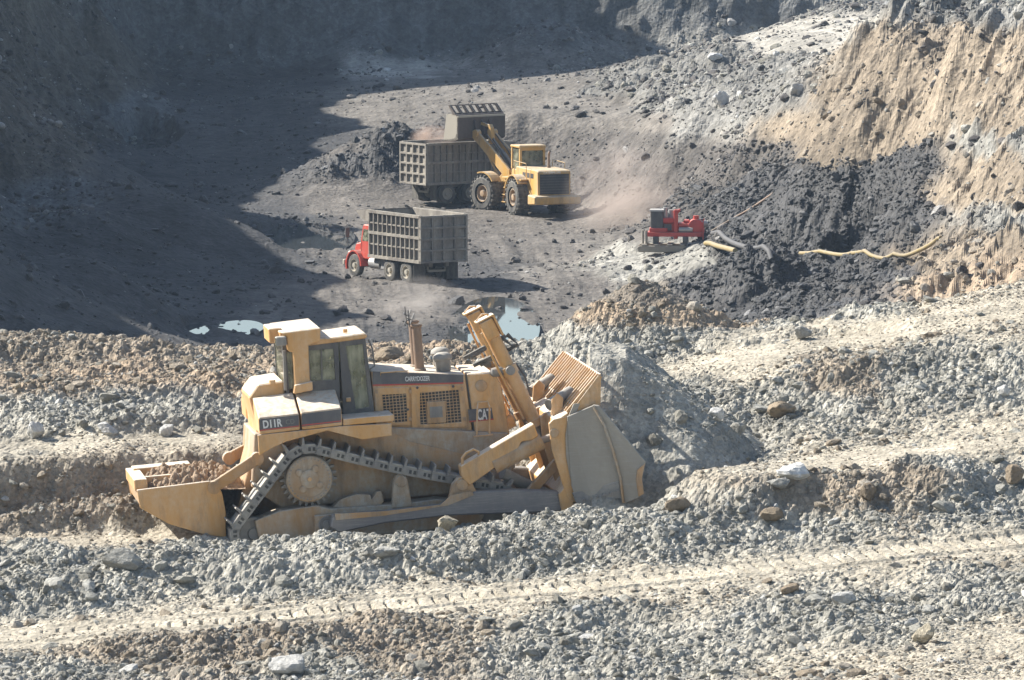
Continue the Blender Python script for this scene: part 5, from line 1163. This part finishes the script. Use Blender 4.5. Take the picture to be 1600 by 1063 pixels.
for s in (-1, 1): MB().prism([(3.74, 3.7), (3.74, 4.85), (4.0, 5.03), (4.7, 5.0), (4.98, 3.56), (4.4, 3.57)], *sorted((s * 1.6, s * 1.55))).build('bucket_side', CREAM if s > 0 else LDARK, bk)  # left side made pale to look sunlit, right side kept dark
MB().box(3.70, 3.80, -1.6, 1.6, 4.84, 4.94).build('bucket_lip', CREAM, bk)
gd = MB().beam((4.05, -1.6, 5.05), (4.05, 1.6, 5.05), .08, .06).beam((4.5, -1.6, 5.46), (4.5, 1.6, 5.46), .05, .05).build('spill_guard', LDARK, bk)
for k in range(8): y = -1.55 + 3.1 * k / 7; MB().prism([(3.9, 5.0), (4.15, 5.0), (4.55, 5.47), (4.42, 5.47)], y - .06, y + .06).build('guard_rib', LDARK, gd)
for y in (-.5, 0, .5): MB().prism([(3.45, 3.95), (3.72, 3.8), (3.72, 4.7), (3.6, 4.6)], y - .05, y + .05).build('hinge_plate', LDARK, bk)
for k in range(8): y = -1.5 + 3.0 * k / 7; MB().prism([(4.95, 3.53), (4.95, 3.63), (5.28, 3.52)], y - .06, y + .06).build('bucket_tooth', LDARK, bk)

# ------------------------------------------------------------------ red pump on its skid, with hoses
PRED = paint('red_pump_paint', (.50, .045, .035), .4, .25, side=.15)
TIMB = paint('weathered_timber', (.26, .23, .19), .9, .4, side=.5)
pp = on_ground(1055, 392); pm = empty('water_pump', (pp.x, pp.y + .4, pp.z + .02), (0, 0, -.06)); tag(pm, 'red engine driven water pump on a sled atop the pale gravel mound', 'water pump')
MB().prism([(-1.65, .0), (-1.72, .22), (-1.6, .3), (1.55, .3), (1.62, .12), (1.5, 0)], -.85, -.65).prism([(-1.65, .0), (-1.72, .22), (-1.6, .3), (1.55, .3), (1.62, .12), (1.5, 0)], .65, .85).build('skid_runner', TIMB, pm, .02)
for k in range(6): x = -1.5 + k * .6; MB().box(x, x + .25, -.85, .85, .3, .38).build('deck_plank', TIMB, pm, .01)
for x in (-1.45, -1.28): MB().cyl((x, -.5, .35), (x, -.5, 1.02), .06, n=10).build('tow_post', TIMB, pm)
for x in (-.85, .55): 
    for y in (-.5, .5): MB().box(x - .12, x + .12, y - .1, y + .1, .38, .72).build('support_leg', FRAME, pm)
MB().box(-1.25, 1.35, -.55, .55, .72, .92).build('base_frame', PRED, pm, .02)
eng = MB().box(-1.1, -.5, -.4, .4, 1.0, 1.95).build('radiator', FRAME, pm, .03); MB().box(-1.14, -.46, -.44, .44, 1.9, 1.98).build('radiator_cap', ALU, eng, .01)
MB().box(-1.15, -.3, -.45, .45, .92, 1.12).build('engine_mount', PRED, pm, .02); MB().box(-.55, .1, -.35, .35, 1.35, 1.6).box(-.5, .3, -.3, .3, .92, 1.35).build('engine_block', PRED, pm, .04)
MB().box(-.48, -.1, -.38, -.3, 1.0, 1.3).build('engine_cover', FRAME, pm)
MB().cyl((-.42, -.1, 1.6), (-.42, -.1, 2.08), .1, n=14).build('muffler', ALU, pm, smooth=True)
MB().cyl((-.15, .1, 1.6), (-.15, .1, 1.95), .14, n=14).build('air_filter', ALU, pm, smooth=True)
MB().box(.0, .2, -.45, -.25, .6, 2.0).prism([(-.05, 1.9), (.3, 2.05), (.34, 1.95), (.1, 1.75)], -.42, -.28).build('discharge_pipe', PRED, pm, .03)
MB().box(.2, .85, -.35, .35, 1.15, 1.35).box(.45, .75, -.25, .25, 1.35, 1.5).build('gear_case', PRED, pm, .05)
MB().cyl((.25, -.4, 1.05), (.9, -.4, 1.05), .11, n=14).build('battery_tube', ALU, pm, smooth=True)
MB().lathe((1.05, -.45, 1.18), (0, 1, 0), [(0, .15), (.05, .36), (.35, .40), (.6, .3), (.75, .12)], 22).cyl((1.05, -.2, 1.4), (1.05, -.2, 1.7), .14, n=14).build('pump_casing', PRED, pm, smooth=True)
MB().cyl((1.3, -.2, 1.3), (1.62, -.2, 1.34), .15, n=14).lathe((1.45, -.2, 1.32), (1, 0, 0), [(0, .19), (.06, .19)], 16).build('suction_flange', ALU, pm)
MB().beam((1.4, -.6, .3), (1.4, -.6, 1.5), .06, .06, (1, 0, 0)).beam((1.4, .6, .3), (1.4, .6, 1.5), .06, .06, (1, 0, 0)).build('end_post', PRED, pm)
def hose(name, px, r, mat, label, lift=.0):
    P_ = np.array(px, float); s = np.concatenate([[0], np.cumsum(np.hypot(*np.diff(P_, axis=0).T))]); t = np.linspace(0, s[-1], max(14, int(s[-1] / 5)))
    q = np.array([on_ground(a, b + 2)[:] for a, b in zip(np.interp(t, s, P_[:, 0]), np.interp(t, s, P_[:, 1]))])
    for _ in range(30):
        k = q.copy(); k[1:-1] = (q[:-2] + 2 * q[1:-1] + q[2:]) / 4; q = k
    g = gz_at(q[:, 0], q[:, 1])[0]; q[:, 2] = np.maximum(q[:, 2], g)
    for _ in range(3): q[1:-1, 2] = np.maximum(q[1:-1, 2], (q[:-2, 2] + q[2:, 2]) / 2)
    pts = [Vector(p) + Vector((0, 0, r * .75 + lift)) for p in q]
    return tag(MB().tube(pts, r, 10).build(name, mat, None, smooth=True), label, 'hose')
HYEL = paint('faded_yellow_hose', (.27, .20, .07), .6, .6, (.30, .25, .175), side=.8)
hose('discharge_hose', [(1104, 382), (1114, 384), (1130, 389), (1150, 394)], .12, HYEL, 'short length of yellow hose leaving the red pump into the coal', .03)
hose('discharge_hose', [(1252, 396), (1275, 394), (1300, 395), (1325, 401), (1350, 407), (1380, 409), (1405, 408), (1425, 399), (1445, 388), (1472, 372)], .09, HYEL, 'long yellow hose lying along the coal and up the tan slope', .02)
def free_hose(name, pts, r, mat, label):
    out = []; pts = [Vector(p) for p in pts]
    for i in range(len(pts) - 1):
        p0, p1, p2, p3 = pts[max(i - 1, 0)], pts[i], pts[i + 1], pts[min(i + 2, len(pts) - 1)]
        for k in range(8):
            t = k / 8; out.append(.5 * ((2 * p1) + (p2 - p0) * t + (2 * p0 - 5 * p1 + 4 * p2 - p3) * t * t + (3 * p1 - p0 - 3 * p2 + p3) * t ** 3))
    out.append(pts[-1]); return tag(MB().tube(out, r, 10).build(name, mat, None, smooth=True), label, 'hose')
GREYH = paint('grey_rubber_hose', (.06, .06, .062), .7, .35, (.16, .15, .14), side=.3)
pd = pm.location.y - .25
hose('suction_hose', [(1110, 366), (1124, 372), (1140, 380), (1160, 388), (1183, 389), (1198, 396), (1206, 408)], .12, GREYH, 'grey suction hose running from the red pump down into the coal', .05)
free_hose('discharge_pipe', [atd(1105, 366, pd), atd(1140, 345, pd + .6), on_ground(1175, 326) + Vector((0, 0, .1)), on_ground(1216, 300) + Vector((0, 0, .1))], .06, RUST, 'thin rusty pipe slanting up from the red pump over the coal heap')
# ------------------------------------------------------------------ hazy air over the pit
hz = MB().box(-640, 640, -20, 712, -2.3, 61).build('haze', bpy.data.materials.new('haze_air')); tag(hz, 'thin pale haze filling the air over the pit', 'haze', kind='stuff')
m = hz.data.materials[0]; m.use_nodes = True; nt = m.node_tree; nt.nodes.clear()
o = N(nt, 'ShaderNodeOutputMaterial'); v = N(nt, 'ShaderNodeVolumePrincipled'); v.inputs['Color'].default_value = (.58, .77, 1, 1); v.inputs['Density'].default_value = .0001; v.inputs['Anisotropy'].default_value = .1
nt.links.new(v.outputs[0], o.inputs['Volume'])
# ------------------------------------------------------------------ dust hanging over the work
def dust(label, loc, size, dens, col, seed, scale=1.6, lean=(0, 0, 0)):
    bm = bmesh.new(); bmesh.ops.create_icosphere(bm, subdivisions=3, radius=1); me = bpy.data.meshes.new('dust_cloud'); bm.to_mesh(me); bm.free()
    o = link('dust_cloud', me); o.location = loc; o.scale = size; o.rotation_euler = lean; tag(o, label, 'dust', kind='stuff')
    m = bpy.data.materials.new('airborne_dust'); m.use_nodes = True; nt = m.node_tree; nt.nodes.clear(); L = nt.links.new; me.materials.append(m)
    out = N(nt, 'ShaderNodeOutputMaterial'); v = N(nt, 'ShaderNodeVolumePrincipled'); v.inputs['Color'].default_value = (*col, 1); L(v.outputs[0], out.inputs['Volume'])
    tc = N(nt, 'ShaderNodeTexCoord'); ln = N(nt, 'ShaderNodeVectorMath', operation='LENGTH'); L(tc.outputs['Object'], ln.inputs[0])
    nz = N(nt, 'ShaderNodeTexNoise', Scale=scale, Detail=3.0); mp = N(nt, 'ShaderNodeMapping'); mp.inputs['Location'].default_value = (seed, seed * 2, 0); L(tc.outputs['Object'], mp.inputs[0]); L(mp.outputs[0], nz.inputs[0])
    a = N(nt, 'ShaderNodeMapRange'); a.inputs[1].default_value = .95; a.inputs[2].default_value = .1; L(ln.outputs['Value'], a.inputs[0])
    b = N(nt, 'ShaderNodeMapRange'); b.inputs[1].default_value = .38; b.inputs[2].default_value = .68; L(nz.outputs[0], b.inputs[0])
    mu = N(nt, 'ShaderNodeMath', operation='MULTIPLY'); L(a.outputs[0], mu.inputs[0]); L(b.outputs[0], mu.inputs[1])
    m2 = N(nt, 'ShaderNodeMath', operation='MULTIPLY'); m2.inputs[1].default_value = dens; L(mu.outputs[0], m2.inputs[0]); L(m2.outputs[0], v.inputs['Density'])
    return o
dust('brown dust puffing from the truck box under the loader bucket', atd(677, 222, 360.5), (1.5, 1.6, 1.05), 2.6, (.72, .56, .46), 3)
dust('thin brown dust drifting right of the loader', atd(975, 305, 345), (3.6, 5, 2.8), .42, (.78, .66, .58), 7)
dust('pale dust trailing behind the red cabbed truck', atd(650, 470, 303), (2.6, 6, 1.2), .2, (.80, .74, .68), 9)
